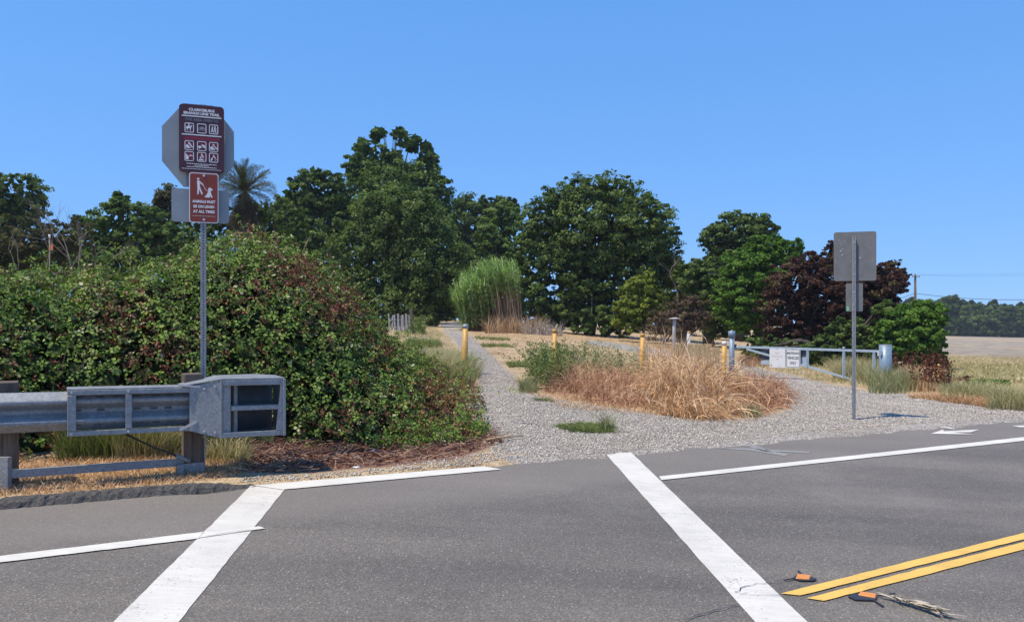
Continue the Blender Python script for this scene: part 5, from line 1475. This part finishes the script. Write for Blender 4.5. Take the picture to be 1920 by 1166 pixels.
# ---- left sign post with four plates
def left_sign():
    Yd = 7.1
    x = (384 - 960) / F_PX * Yd
    g = float(H(x, Yd))
    ppm = F_PX / Yd
    root = tag(empty('trail_sign_post', (x, Yd, g), R(20)), 'perforated steel post carrying maroon trail sign, red brown leash sign and backs of two plates', 'sign post')
    kx = ppm * (math.cos(R(20)) + .397 * math.sin(R(20)))           # px per metre along the plates
    def lx(px): return (px - 384) / kx
    def lz(py): return CAMZ - (py - HOR) / ppm - g
    top = lz(198)
    perforated_post(top + .3, .048, root, M['galv']).location = (-.012, 0, -.3)
    # octagon (back of a stop sign) behind the post
    cx_, cz_ = lx(372), lz(274); hw, hh_ = 67.5 / kx, 78 / ppm
    k1 = .414
    pol = [(hw, hh_ * k1), (hw * k1, hh_), (-hw * k1, hh_), (-hw, hh_ * k1), (-hw, -hh_ * k1), (-hw * k1, -hh_), (hw * k1, -hh_), (hw, -hh_ * k1)]
    oc = plate('octagon_plate', pol, .027, .004, M['sign_back'], root, (cx_, cz_))
    oc['label'] = 'bare metal back of an octagonal stop sign'
    # lower rectangular plate behind
    bp = plate('back_plate', rrect(108 / kx, 62 / ppm, .03), .027, .004, M['sign_back'], root, (lx(376), lz(386)))
    bp['label'] = 'bare metal back of a wide rounded plate'
    shapes('scuff_spot', [('c', lx(335), lz(384), .007), ('c', lx(418), lz(392), .004)], .027, M['spot'], bp)
    # maroon trail sign
    w, h = 84 / kx, 126 / ppm
    sx, sz = lx(378.5), lz(263)
    ts = plate('trail_sign', rrect(w, h, .035), -.032, .006, M['maroon'], root, (sx, sz))
    MB().box((sx - w / 2 + .012, -.004, sz), (.022, .040, h * .96)).build('mounting_channel', M['galv'], ts, False)
    MB().box((sx + w / 2 - .03, -.004, sz), (.022, .040, h * .9)).build('mounting_channel', M['galv'], ts, False)
    yf_ = -.032
    def P(u_, v_): return sx + (u_ - .5) * w, sz + (.5 - v_) * h
    c0 = P(.5, .075); lettering('CLARKSBURG', w * .57, h * .042, c0[0], c0[1], yf_, M['white_ink'], ts, .05)
    c0 = P(.5, .128); lettering('BRANCH LINE TRAIL', w * .80, h * .042, c0[0], c0[1], yf_, M['white_ink'], ts, .05)
    c0 = P(.5, .222); lettering('THIS AREA OPEN TO', w * .74, h * .042, c0[0], c0[1], yf_, M['dark_ink'], ts, .025)
    for v_ in (.172, .445):
        c0 = P(.5, v_); shapes('white_rule', [('p', [(c0[0] - w * .44, c0[1] - .005), (c0[0] + w * .44, c0[1] - .005), (c0[0] + w * .44, c0[1] + .005), (c0[0] - w * .44, c0[1] + .005)])], yf_, M['white_ink'], ts)
    c0 = P(.5, .497); shapes('crimson_band', [('p', [(c0[0] - w * .40, c0[1] - .014), (c0[0] + w * .40, c0[1] - .014), (c0[0] + w * .40, c0[1] + .016), (c0[0] - w * .40, c0[1] + .016)])], yf_, M['red_ink'], ts)
    horse = [('p', [(-.34, .1), (-.3, .2), (.12, .16), (.2, .34), (.36, .22), (.34, .14), (.24, .14), (.2, -.04), (.16, -.4), (.08, -.4), (.08, -.1), (-.2, -.1), (-.18, -.38), (-.26, -.4), (-.3, -.1), (-.42, -.12)]), ('p', [(-.1, .16), (-.12, .38), (0, .4), (.05, .2), (.03, -.1), (-.03, -.1)]), ('c', -.05, .46, .08)]
    bike = [('o', -.22, -.08, .19, .05), ('o', .22, -.08, .19, .05), ('l', -.22, -.08, -.08, .16, .05), ('l', -.08, .16, .14, .16, .05), ('l', .14, .16, .22, -.08, .05), ('l', -.08, .16, 0, -.08, .05), ('l', 0, -.08, .14, .16, .05), ('l', .1, .24, .2, .24, .05)]
    hike = [('c', -.14, .30, .07), ('p', [(-.22, .2), (-.08, .22), (-.08, -.08), (-.02, -.4), (-.1, -.4), (-.16, -.12), (-.28, -.4), (-.36, -.38), (-.24, -.05)]), ('c', .16, .38, .075), ('p', [(.06, .28), (.24, .3), (.24, -.02), (.32, -.42), (.22, -.42), (.15, -.08), (.04, -.42), (-.04, -.4), (.08, 0)]), ('l', .36, .2, .42, -.42, .03)]
    moto = [('p', [(-.42, -.1), (-.3, .12), (0, .08), (.1, .3), (.2, .1), (.42, -.2), (.3, -.36), (-.32, -.36)]), ('p', [(-.18, .1), (-.1, .42), (.02, .42), (.08, .12)])]
    car = [('p', [(-.44, -.12), (-.38, .02), (-.16, .04), (0, .2), (.3, .16), (.42, 0), (.44, -.14), (.3, -.18), (-.3, -.2)]), ('c', -.24, -.2, .13), ('c', .28, -.18, .11)]
    quad = [('p', [(-.42, -.34), (-.36, .0), (-.16, .12), (-.1, .36), (.06, .38), (.1, .1), (.4, -.1), (.42, -.3), (.1, -.38)])]
    gun = [('p', [(-.42, .3), (-.22, .26), (-.12, .1), (.1, .18), (.42, .12), (.42, .05), (.14, .02), (-.02, -.12), (-.12, -.42), (-.4, -.42)])]
    fire = [('p', [(-.26, -.1), (-.14, .16), (0, .46), (.12, .2), (.26, .0), (.2, -.2), (-.16, -.2)]), ('p', [(-.34, -.44), (.34, -.44), (.34, -.28), (-.34, -.28)])]
    tent = [('p', [(-.42, -.4), (0, .4), (.08, .26), (-.1, -.1), (-.2, -.4)]), ('p', [(.0, .12), (.08, .26), (.42, -.4), (.14, -.4)])]
    scuffed = {2: M['white_ink']}
    cols, rows_ = (.225, .50, .765), (.345, .605, .765)
    for r_, row in enumerate(((horse, bike, hike), (moto, car, quad), (gun, fire, tent))):
        for c_, ic in enumerate(row):
            c0 = P(cols[c_], rows_[r_] + .012 * (c_ - 1) * 0)
            bs = w * .205
            f = shapes('icon_panel', [(a[0], [(c0[0] + q[0], c0[1] + q[1]) for q in a[1]]) for a in frame_items(bs, bs * 1.12, .0065, .012)], yf_, M['white_ink'], ts)
            if r_ > 0:
                shapes('crimson_patch', [('p', [(c0[0] - bs * .36, c0[1] + bs * .40), (c0[0] + bs * .38, c0[1] + bs * .40), (c0[0] + bs * .38, c0[1] - bs * .40), (c0[0] - bs * .1, c0[1] + bs * .0)])], yf_ + .0006, M['red_ink'], f)
            shapes('pictogram', ic, yf_, M['white_ink'] if not (r_ == 0 and c_ == 1) else M['spot'], f, c0[0], c0[1], bs * .92)
            if r_ > 0:
                shapes('red_slash', [('l', c0[0] - bs * .36, c0[1] + bs * .40, c0[0] + bs * .36, c0[1] - bs * .40, .008)], yf_ - .0022, M['red_ink'], f)
    c0 = [P(.5, v_) for v_ in (.872, .895, .918, .948)]
    fineprint([(c0[0][0], c0[0][1], w * .66, .007), (c0[1][0], c0[1][1], w * .32, .007), (c0[2][0], c0[2][1], w * .66, .007), (c0[3][0], c0[3][1], w * .88, .005)], yf_, M['white_ink'], ts)
    # leash sign
    w, h = 55 / kx, 93 / ppm
    sx, sz = lx(382.5), lz(372.5)
    ls = plate('leash_sign', rrect(w, h, .024), -.034, .006, M['white_ink'], root, (sx, sz))
    plate('red_face', rrect(w - .016, h - .016, .018), -.0355, .0014, M['brown_red'], ls, (sx, sz))
    yf_ = -.0355
    for v_ in (.055, .935):
        c0 = P(.5, v_)
        MB().tube([(c0[0], yf_ - .006, c0[1]), (c0[0], yf_, c0[1])], .011, 12).build('bolt', M['bolt'], ls, False)
    for tx, v_, wd_ in (('ANIMALS MUST', .575, .78), ('BE ON LEASH', .675, .70), ('AT ALL TIMES', .775, .74)):
        c0 = P(.5, v_); lettering(tx, w * wd_, h * .058, c0[0], c0[1], yf_, M['white_ink'], ls, .045)
    c0 = P(.5, .865); fineprint([(c0[0], c0[1], w * .76, .006)], yf_, M['ghost_ink'], ls)
    def Q(u_, v_): return P(u_, v_)
    def poly(pts): return ('p', [Q(*p) for p in pts])
    c1 = Q(.31, .125)
    man = [('c', c1[0], c1[1], .0105), poly([(.265, .165), (.315, .155), (.36, .165), (.49, .235), (.475, .255), (.36, .205), (.37, .285), (.47, .425), (.42, .435), (.345, .33), (.325, .435), (.275, .435), (.285, .30)])]
    a_, b_, c2 = Q(.48, .245), Q(.56, .335), Q(.64, .36)
    leash = [('l', a_[0], a_[1], b_[0], b_[1], .004), ('l', b_[0], b_[1], c2[0], c2[1], .004)]
    dog = [poly([(.655, .30), (.70, .285), (.80, .32), (.79, .345), (.735, .35), (.745, .40), (.80, .485), (.76, .495), (.71, .45), (.70, .49), (.55, .49), (.52, .465), (.57, .455), (.63, .39), (.645, .345)])]
    shapes('pictogram', man, yf_, M['white_ink'], ls); shapes('pictogram', leash, yf_, M['white_ink'], ls); shapes('pictogram', dog, yf_, M['white_ink'], ls)
left_sign()

# ---- right sign post, plates seen from behind
def right_sign():
    b = uter(1601, 787)
    Yd = b[1]; ppm = F_PX / Yd; ang_ = R(-16)
    root = tag(empty('road_sign_post', (b[0], b[1], float(H(b[0], b[1]))), ang_), 'leaning perforated steel post showing the bare backs of a square and a small sign', 'sign post')
    g = b[2]
    kx = ppm * (math.cos(ang_) - .44 * math.sin(ang_))
    def lx(px): return (px - 1602.5) / kx
    def lz(py): return CAMZ - (py - HOR) / ppm - g
    p = perforated_post(lz(444) + .3, .048, root, M['galv']); p.location = (0, 0, -.3)
    a = plate('square_plate', rrect(80 / kx, 92 / ppm, .03), -.031, .003, M['sign_back_dull'], root, (lx(1605), lz(481)))
    a.location.y = .062
    a['label'] = 'large scuffed metal back of a road sign'
    sp = [('c', lx(1583 + dx), lz(470 + dz), rr) for dx, dz, rr in ((-2, 8, .010), (-5, 0, .012), (-1, -3, .008), (32, 14, .011), (14, -8, .006), (20, 12, .005), (-8, -20, .006), (28, 34, .005), (14, 20, .006), (3, -18, .006), (-14, 20, .006))]
    spm = shapes('scuff_spot', sp, -.031, M['spot'], a, th=.001)
    s = plate('small_plate', rrect(32 / kx, 53 / ppm, .02), -.031, .003, M['sign_back_dull'], root, (lx(1604), lz(558)))
    s.location.y = .062
    s['label'] = 'small metal back of a plate with a green sticker'
    shapes('sticker', [('p', [(lx(1589), lz(583)), (lx(1594), lz(583)), (lx(1594), lz(576)), (lx(1590), lz(574))])], -.031, M['sticker'], s)
    for py in (455, 515, 548, 572):
        MB().tube([(0, -.032, lz(py)), (0, -.024, lz(py))], .009, 8).build('bolt', M['bolt'], root, False)
right_sign()

# ------------------------------------------------------------------ bollards
def bollard(px, ptop, Yd, r, label, grp, white=True, cap='white_cap', low=.15, h=None):
    x = (px - 960) / F_PX * Yd; zt = CAMZ - (ptop - HOR) / F_PX * Yd
    g = float(H(x, Yd))
    root = tag(empty('bollard', (x, Yd, g)), label, 'bollard', grp)
    hh = zt - g
    MB().tube([(0, 0, -low), (0, 0, hh * .3), (0, 0, hh - .085)], [r, r, r], 14).build('post', M['yellow_post'], root, False)
    MB().tube([(0, 0, hh * .50), (0, 0, hh * .50 + .012)], r * 1.05, 14).build('band', M['straw_brown'] if False else M['yellow_post'], root, False)
    MB().tube([(0, 0, hh - .085), (0, 0, hh - .012), (0, 0, hh)], [r * 1.02, r * 1.02, r * .8], 14).build('cap', M[cap], root, False)
    return root
BG = 'yellow bollards across the trail entrance'
bollard(871, 608, 15.5, .056, 'yellow bollard with grey cap standing in the grass at the left edge of the trail', BG, cap='grey_cap').rotation_euler = (0, R(1.2), 0)
bollard(1040, 617, 16.2, .049, 'faded yellow bollard rising from the tall green weed bush', BG, cap='yellow_post')
bollard(1203, 625, 17.4, .053, 'faded yellow bollard between the grey weeds and the straw heap', BG, cap='yellow_post').rotation_euler = (0, R(1.5), 0)
bollard(1356, 640, 15.8, .05, 'yellow bollard with white top next to the blue grey gate hinge post', BG).rotation_euler = (0, R(1.5), 0)
bollard(1762, 682, 18.2, .046, 'short yellow marker post among red brown weeds right of the gate', BG, cap='yellow_post')

# ------------------------------------------------------------------ gate
def gate():
    YL, YR = 22.3, 19.8
    xl, xr = (1372 - 960) / F_PX * YL, (1660 - 960) / F_PX * YR
    gl, gr_ = float(H(xl, YL)), float(H(xr, YR))
    root = tag(empty('swing_gate', (xl, YL, gl)), 'blue grey pipe swing gate with two white signs across the gravel drive', 'gate')
    def at(px, py):
        """a photo pixel on the vertical plane of the gate"""
        u_ = (px - 960) / F_PX
        # line from (xl,YL) to (xr,YR)
        dx, dy = xr - xl, YR - YL
        k_ = (u_ * YL - xl) / (dx - u_ * dy)
        y = YL + dy * k_
        return Vector((u_ * y, y, CAMZ - (py - HOR) / F_PX * y))
    dirv = Vector((xr - xl, YR - YL, 0)).normalized(); nrm = Vector((dirv.y, -dirv.x, 0))     # toward the viewer
    zt = at(1372, 632).z
    MB().tube([(xl, YL, gl - .2), (xl, YL, zt)], .078, 16).build('hinge_post', M['gate_blue'], root)
    MB().tube([(xl, YL, zt), (xl, YL, zt + .17), (xl, YL, zt + .18)], [.1, .1, .06], 16).build('post_cap', M['gate_blue'], root)
    MB().tube([(xl, YL, zt + .18), (xl, YL, zt + .205)], .012, 8).build('cap_pin', M['bolt'], root)
    MB().box((xl + .1, YL - .02, at(1380, 648).z), (.06, .05, .08)).build('hinge', M['tar_and_shade'], root)
    MB().bar(at(1381, 650), at(1646, 658.5), .05, .062).build('top_rail', M['gate_pale'], root)
    br = MB().bar(at(1400, 654), at(1642, 724), .045, .055).build('diagonal_brace', M['gate_pale'], root)
    for px, y0, y1 in ((1514, 653.5, 687), (1582, 655.5, 706), (1638.5, 658, 722)):
        MB().bar(at(px, y0 + 2), at(px, y1), .055, .055, (0, 1, 0)).build('upright', M['gate_pale'], root)
    MB().tube([at(1582, 655) + Vector((0, 0, .02)), at(1582, 650.5)], .035, 10).build('upright_knob', M['gate_pale'], root)
    # slate panel behind the signs
    def quad(name, px0, px1, yt, yb, off, th, mat, par):
        a, b, c, d = [at(px0, yt[0]), at(px1, yt[1]), at(px1, yb[1]), at(px0, yb[0])]
        vs = [p_ + nrm * o for o in (off, off + th) for p_ in (a, b, c, d)]
        return MB().add(vs, [(0, 1, 2, 3), (7, 6, 5, 4), (0, 4, 5, 1), (1, 5, 6, 2), (2, 6, 7, 3), (3, 7, 4, 0)]).build(name, mat, par)
    quad('back_panel', 1426, 1511, (653.5, 655.5), (675, 668), -.05, .012, M['panel_dark'], root)
    quad('back_panel', 1426, 1511, (676, 669), (683, 685), -.05, .012, M['gate_pale'], root)
    # latch
    MB().bar(at(1645, 660), at(1653, 660), .04, .05).build('latch', M['white_cap'], root)
    MB().bar(at(1647, 657), at(1647, 667), .04, .04, (0, 1, 0)).build('latch_plate', M['white_cap'], root)
    # two signs, built flat in their own frame
    za = math.atan2(dirv.y, dirv.x)
    for (px0, px1, yt, yb, nm, lab) in ((1444, 1473.5, 653, 689.5, 'parking_sign', 'white sign plate with bleached lettering'), (1474.5, 1501.5, 653.5, 690, 'maintenance_sign', 'white sign plate with dark lettering and thin border')):
        c = (at(px0, yt) + at(px1, yb)) / 2 + nrm * .045
        w = (at(px1, yt) - at(px0, yt)).length; h = (at(px0, yt).z - at(px1, yb).z)
        e = bpy.data.objects.new(nm, MB().prism(rrect(w, h, .03), 0, .006).mesh(nm)); e.data.materials.append(M['white_plate'])
        COL.objects.link(e); e.parent = root; e['label'] = lab
        e.location = c - root.location; e.rotation_euler = (0, 0, za)
        if nm == 'parking_sign':
            lettering('NO', w * .27, h * .115, 0, h * .26, 0, M['ghost_ink'], e, .01)
            lettering('PARKING', w * .72, h * .10, 0, h * .085, 0, M['ghost_ink'], e, 0)
            shapes('bolt', [('c', 0, -h * .07, .014), ('c', 0, h * .46, .012), ('c', -w * .4, -h * .38, .018)], 0, M['black_ink'], e)
        else:
            shapes('border', frame_items(w - .03, h - .03, .012, .03), 0, M['black_ink'], e, th=.001)
            lettering('MAINTENANCE', w * .84, h * .125, 0, h * .27, 0, M['black_ink'], e, .03)
            lettering('VEHICLES', w * .80, h * .15, 0, h * .02, 0, M['black_ink'], e, .025)
            lettering('ONLY', w * .46, h * .15, 0, -h * .24, 0, M['black_ink'], e, .025)
            shapes('bolt', [('c', 0, h * .475, .012)], 0, M['black_ink'], e, th=.003)
    # big latch post is a pipe of its own
    rp = tag(empty('gate_post', (xr, YR, gr_)), 'thick grey blue steel pipe post at the right end of the gate', 'post')
    MB().tube([(0, 0, -.2), (0, 0, CAMZ - (647 - HOR) / F_PX * YR - gr_)], .152, 24).build('pipe', M['gate_blue'], rp, False)
    zt = CAMZ - (647 - HOR) / F_PX * YR - gr_
    MB().tube([(0, 0, zt), (0, 0, zt + .012)], .156, 24).build('cap', M['gate_pale'], rp, False)
    MB().box((-.15, -.09, zt - .2), (.05, .04, .1)).build('latch_keeper', M['gate_pale'], rp, False)
gate()

# ------------------------------------------------------------------ little wooden things
def picket_fence():
    Yd = 29.0
    root = tag(empty('picket_fence', tuple(pix(750, 620, Yd))), 'weathered grey picket fence at the left of the trail', 'fence')
    def pk(px, yt, yb, w, lean=0.0, dy=0.0):
        a, b = Vector(pix(px, yb, Yd + dy)), Vector(pix(px, yt, Yd + dy))
        b.x += lean
        MB().bar(a, b, w, .02, (0, 1, 0)).build('picket', M['picket'], root)
    for i, px in enumerate((731, 735, 740.5, 744, 748, 751.5, 755, 759.5, 763, 767)):
        pk(px, 588 + (3 * ((i * 7) % 4) / 3), 620, .062, (-.05, .03, -.02, .06, -.04, .05, 0, .04, -.05, .02)[i], (i % 2) * .04)
    MB().bar(pix(728, 600, Yd + .06), pix(770, 599, Yd + .06), .03, .06).build('rail', M['picket'], root)
    bevel(MB().bar(pix(771.5, 622, Yd + .02), pix(771, 578, Yd + .02), .10, .10, (0, 1, 0)).build('corner_post', M['timber'], root), .01)
picket_fence()

def low_boards():
    Yd = 21.6
    root = tag(empty('board_barrier', tuple(pix(1305, 690, Yd))), 'low barrier of straw coloured upright boards behind the dry heap', 'barrier')
    edges = [1266, 1278, 1289, 1301, 1311, 1320, 1334]
    for i in range(len(edges) - 1):
        a, b = edges[i] + .8, edges[i + 1] - .8
        x0, x1 = pix(a, 0, Yd)[0], pix(b, 0, Yd)[0]
        zt = CAMZ - (644.5 + random.uniform(0, 1.6) - HOR) / F_PX * Yd
        g = float(H((x0 + x1) / 2, Yd))
        bevel(MB().box(((x0 + x1) / 2, Yd + random.uniform(-.012, .012), (zt + g - .1) / 2), (x1 - x0, .05, zt - g + .1)).build('board', M['tanwood'], root), .006)
    for a, b in ((1336, 1349),):
        x0, x1 = pix(a, 0, Yd + .3)[0], pix(b, 0, Yd + .3)[0]
        zt = CAMZ - (652 - HOR) / F_PX * Yd; g = float(H(x0, Yd))
        bevel(MB().box(((x0 + x1) / 2, Yd + .3, (zt + g - .1) / 2), (x1 - x0, .06, zt - g + .1)).build('board', M['tanwood'], root), .006)
low_boards()
def flat_post():
    Yd = 26.0
    x = (1264 - 960) / F_PX * Yd; g = float(H(x, Yd))
    root = tag(empty('flat_topped_post', (x, Yd, g)), 'weathered post with a thin flat disc top standing behind the dry heap', 'post')
    z1 = CAMZ - (598 - HOR) / F_PX * Yd - g
    MB().tube([(-.02, 0, -.1), (0, 0, z1 * .8), (.02, 0, z1 - .02)], [.06, .055, .05], 10).build('post', M['palewood'], root, False)
    MB().tube([(.02, 0, z1 - .11), (.02, 0, z1)], .034, 10).build('collar', M['straw_brown'] if False else M['timber'], root, False)
    MB().tube([(.02, 0, z1), (.02, 0, z1 + .02), (.02, 0, z1 + .045)], [.19, .19, .05], 20).build('disc', M['palewood'], root, False)
flat_post()
def white_post():
    Yd = 25.0
    x = (1291.5 - 960) / F_PX * Yd; g = float(H(x, Yd))
    root = tag(empty('marker_post', (x, Yd, g)), 'short pale marker post with yellowish top beside the flat topped post', 'post')
    z1 = CAMZ - (621 - HOR) / F_PX * Yd - g
    MB().tube([(0, 0, -.1), (0, 0, z1 - .06)], .052, 12).build('post', M['palewood'], root, False)
    MB().tube([(0, 0, z1 - .06), (0, 0, z1)], [.054, .05], 12).build('cap', M['yellow_post'], root, False)
white_post()
def left_stake():
    Yd = 27.0
    x = (93 - 960) / F_PX * Yd; g = float(H(x, Yd))
    root = tag(empty('marker_stake', (x, Yd, g)), 'thin pole with white tip and orange patch above the bramble at far left', 'stake')
    z1 = CAMZ - (440 - HOR) / F_PX * Yd - g
    MB().tube([(0, 0, -.1), (0, 0, z1 - .12)], .022, 8).build('pole', M['deadbark'], root, False)
    MB().tube([(0, 0, z1 - .12), (0, 0, z1)], .035, 8).build('tip', M['white_cap'], root, False)
    z2 = CAMZ - (464 - HOR) / F_PX * Yd - g
    MB().box((.07, 0, z2), (.10, .01, .2)).build('flag', M['orange_cloth'], root, False)
left_stake()

# ------------------------------------------------------------------ utility pole and wires
def utility():
    Yd = 110.0
    def mk(px, yt, y, label):
        x = (px - 960) / F_PX * y; g = float(H(x, y)); z1 = CAMZ - (yt - HOR) / F_PX * y
        root = tag(empty('utility_pole', (x, y, g)), label, 'utility pole')
        MB().tube([(0, 0, -.5), (0, 0, (z1 - g) * .6), (0, 0, z1 - g)], [.22, .18, .14], 10).build('pole', M['polewood'], root, False)
        MB().bar((-.55, -.2, z1 - g - .35), (.55, -.2, z1 - g - .35), .1, .12).build('crossarm', M['polewood'], root, False)
        for q in (-.5, .5):
            MB().tube([(q, -.2, z1 - g - .29), (q, -.2, z1 - g - .12)], [.05, .03], 8).build('insulator', M['grey_cap'], root, False)
        return root, x, y, z1
    _, x, y, z1 = mk(1716, 514, Yd, 'wooden utility pole with short crossarm above the green shrub')
    far = pix(2120, 505, Yd - 18)
    mk(2120, 501, Yd - 18, 'second wooden utility pole carrying the same wires further along the field')
    near = pix(1540, 560, Yd + 60)
    def wire(a, b, sag, r, label):
        a, b = Vector(a), Vector(b)
        pts = [a.lerp(b, i / 24) - Vector((0, 0, sag * 4 * (i / 24) * (1 - i / 24))) for i in range(25)]
        o = MB().tube(pts, r, 5, False).build('overhead_wire', M['wire'], None)
        tag(o, label, 'wire', 'overhead wires on the utility pole')
    f = Vector(far)
    wire(pix(1716, 550, Yd), pix(2120, 548, Yd - 18), .9, .035, 'thick lowest wire running right from the utility pole')
    wire((x - .5, y - .2, z1 - .1), (f.x - .5, f.y - .2, f.z - .05), .45, .010, 'thin wire from the left end of the utility pole crossarm')
    wire((x + .5, y - .2, z1 - .1), (f.x + .5, f.y - .2, f.z - .05), .15, .010, 'thin wire from the right end of the utility pole crossarm')
    wire(pix(1716, 550, Yd), pix(1540, 590, Yd + 60), .6, .035, 'wire running left from the utility pole down behind the purple trees')
utility()

# ------------------------------------------------------------------ things lying about
def road_marker(label, corners, pad, tails):
    pts = [upl(*p) for p in corners]
    c = sum(pts) / 4
    root = tag(empty('road_marker', tuple(c)), label, 'road marker', 'amber raised markers at the centre line')
    base = [Vector(p) + Vector((0, 0, .0135)) for p in pts]; cv = Vector(c)
    topv = [Vector((cv.x, cv.y, 0)).lerp(Vector((p.x, p.y, 0)), .86) + Vector((0, 0, p.z + .004)) for p in base]
    low = [Vector((p.x, p.y, p.z - .006)) for p in base]
    o = MB().add(low + topv, [(0, 3, 2, 1), (4, 5, 6, 7), (0, 1, 5, 4), (1, 2, 6, 5), (2, 3, 7, 6), (3, 0, 4, 7)]).build('reflector', M['orange'], root)
    bevel(o, .003, 2)
    V = [upl(*p) for p in pad]
    mb = MB(); nv = len(V)
    mb.add([v + np.array([0, 0, .006]) for v in V] + [v + np.array([0, 0, .0125]) for v in V], [tuple(range(nv)), tuple(range(2 * nv - 1, nv - 1, -1))] + [(i, (i + 1) % nv, (i + 1) % nv + nv, i + nv) for i in range(nv)])
    mb.build('adhesive_pad', M['tar_and_shade'], root)
    for i, (a, b, w) in enumerate(tails):
        mb = MB(); p_, q_ = Vector(upl(*a)), Vector(upl(*b)); mb.bar(p_ + Vector((0, 0, .009 + .001 * i)), q_ + Vector((0, 0, .009 + .001 * i)), w, .006); mb.build('tar_tail', M['tar_and_shade'], root)
road_marker('amber raised marker between the crosswalk stripe and the yellow lines', [(1491, 1088), (1494, 1079), (1522, 1082), (1518, 1090)], [(1486, 1086.5), (1494, 1080), (1516, 1082), (1531, 1088), (1526, 1091), (1500, 1091)], [((1504, 1080), (1497, 1072), .012), ((1486, 1087), (1470, 1090), .006)])
road_marker('amber raised marker below the yellow lines beside the straw sprig', [(1608, 1119), (1612, 1112), (1645, 1117), (1642, 1125)], [(1590, 1121), (1600, 1115), (1618, 1118), (1645, 1123), (1640, 1128), (1604, 1127)], [((1636, 1126), (1656, 1139), .012), ((1645, 1119), (1678, 1115), .007)])

def sprig():
    a, b = upl(1672, 1126), upl(1764, 1156)
    k = 70
    f = rng.random(k); P = a[None] * (1 - f[:, None]) + b[None] * f[:, None]
    P[:, 2] += .012 + .02 * rng.random(k)
    dv = (b - a)[:2] / np.linalg.norm((b - a)[:2])
    ln = dv[None] * (.05 + .09 * rng.random(k))[:, None] * np.where(rng.random(k) < .7, 1, -1)[:, None] + .03 * rng.standard_normal((k, 2))
    side = np.stack([np.full(k, -dv[1]), np.full(k, dv[0]), .4 * rng.standard_normal(k)], 1)
    V, Fc = blades(P, .008 + .022 * rng.random(k), ln * .8 + .022 * rng.standard_normal((k, 2)), .019, 3, .4, unit(side), .9)
    M['sprig'] = leafmat('bleached_sprig', [(0, (.26, .21, .16)), (.6, (.50, .43, .34)), (1, (.64, .57, .48))], .7, .1)
    o = link('dry_sprig', npmesh('dry_sprig', V, Fc, np.repeat(rng.random(k), 3)), M['sprig'])
    tag(o, 'bleached dry plant sprig lying on the asphalt at lower right', 'dry sprig')
sprig()
def cane_on_ground():
    a, b = uter(912, 829), uter(982, 822)
    a[2] += .03; b[2] += .03
    o = MB().tube([a, (a + b) / 2 + np.array([0, 0, .01]), b], [.013, .011, .006], 7).build('dry_cane', M['tanwood'])
    tag(o, 'pale dry cane lying where the bramble meets the gravel', 'stick')
cane_on_ground()
def wrapper(px, py, s, label):
    c = uter(px, py)
    bm = bmesh.new(); bmesh.ops.create_icosphere(bm, subdivisions=2, radius=s)
    for v in bm.verts:
        k_ = random.uniform(.55, 1.15); v.co = Vector((v.co.x * k_ * 1.4, v.co.y * k_, v.co.z * k_ * .5)) + Vector(c) + Vector((0, 0, s * .3))
    me = bpy.data.meshes.new('wrapper'); bm.to_mesh(me); bm.free()
    tag(link('crumpled_wrapper', me, M['litter_paper']), label, 'litter')
wrapper(702, 848, .045, 'crumpled white wrapper under the front of the bramble')
wrapper(668, 878, .028, 'small white scrap lying close to the road edge line')

# ------------------------------------------------------------------ summer haze over the whole place
zlo_, zhi_ = float(Z.min()) - 1.5, 21.5
hz = MB().box((0, 400, (zlo_ + zhi_) / 2), (2900, 2100, zhi_ - zlo_)).mesh('haze')
print('haze', zlo_, zhi_, max((o.matrix_world @ Vector(c)).z for o in S.objects if o.type == 'MESH' for c in o.bound_box))
hm = bpy.data.materials.new('haze_air'); hm.use_nodes = True
hm.node_tree.nodes.clear()
pv = hm.node_tree.nodes.new('ShaderNodeVolumePrincipled')
pv.inputs['Color'].default_value = (.80, .88, 1.0, 1); pv.inputs['Density'].default_value = .00032
ho_ = hm.node_tree.nodes.new('ShaderNodeOutputMaterial')
hm.node_tree.links.new(pv.outputs[0], ho_.inputs['Volume'])
tag(link('haze', hz, hm), kind='stuff')
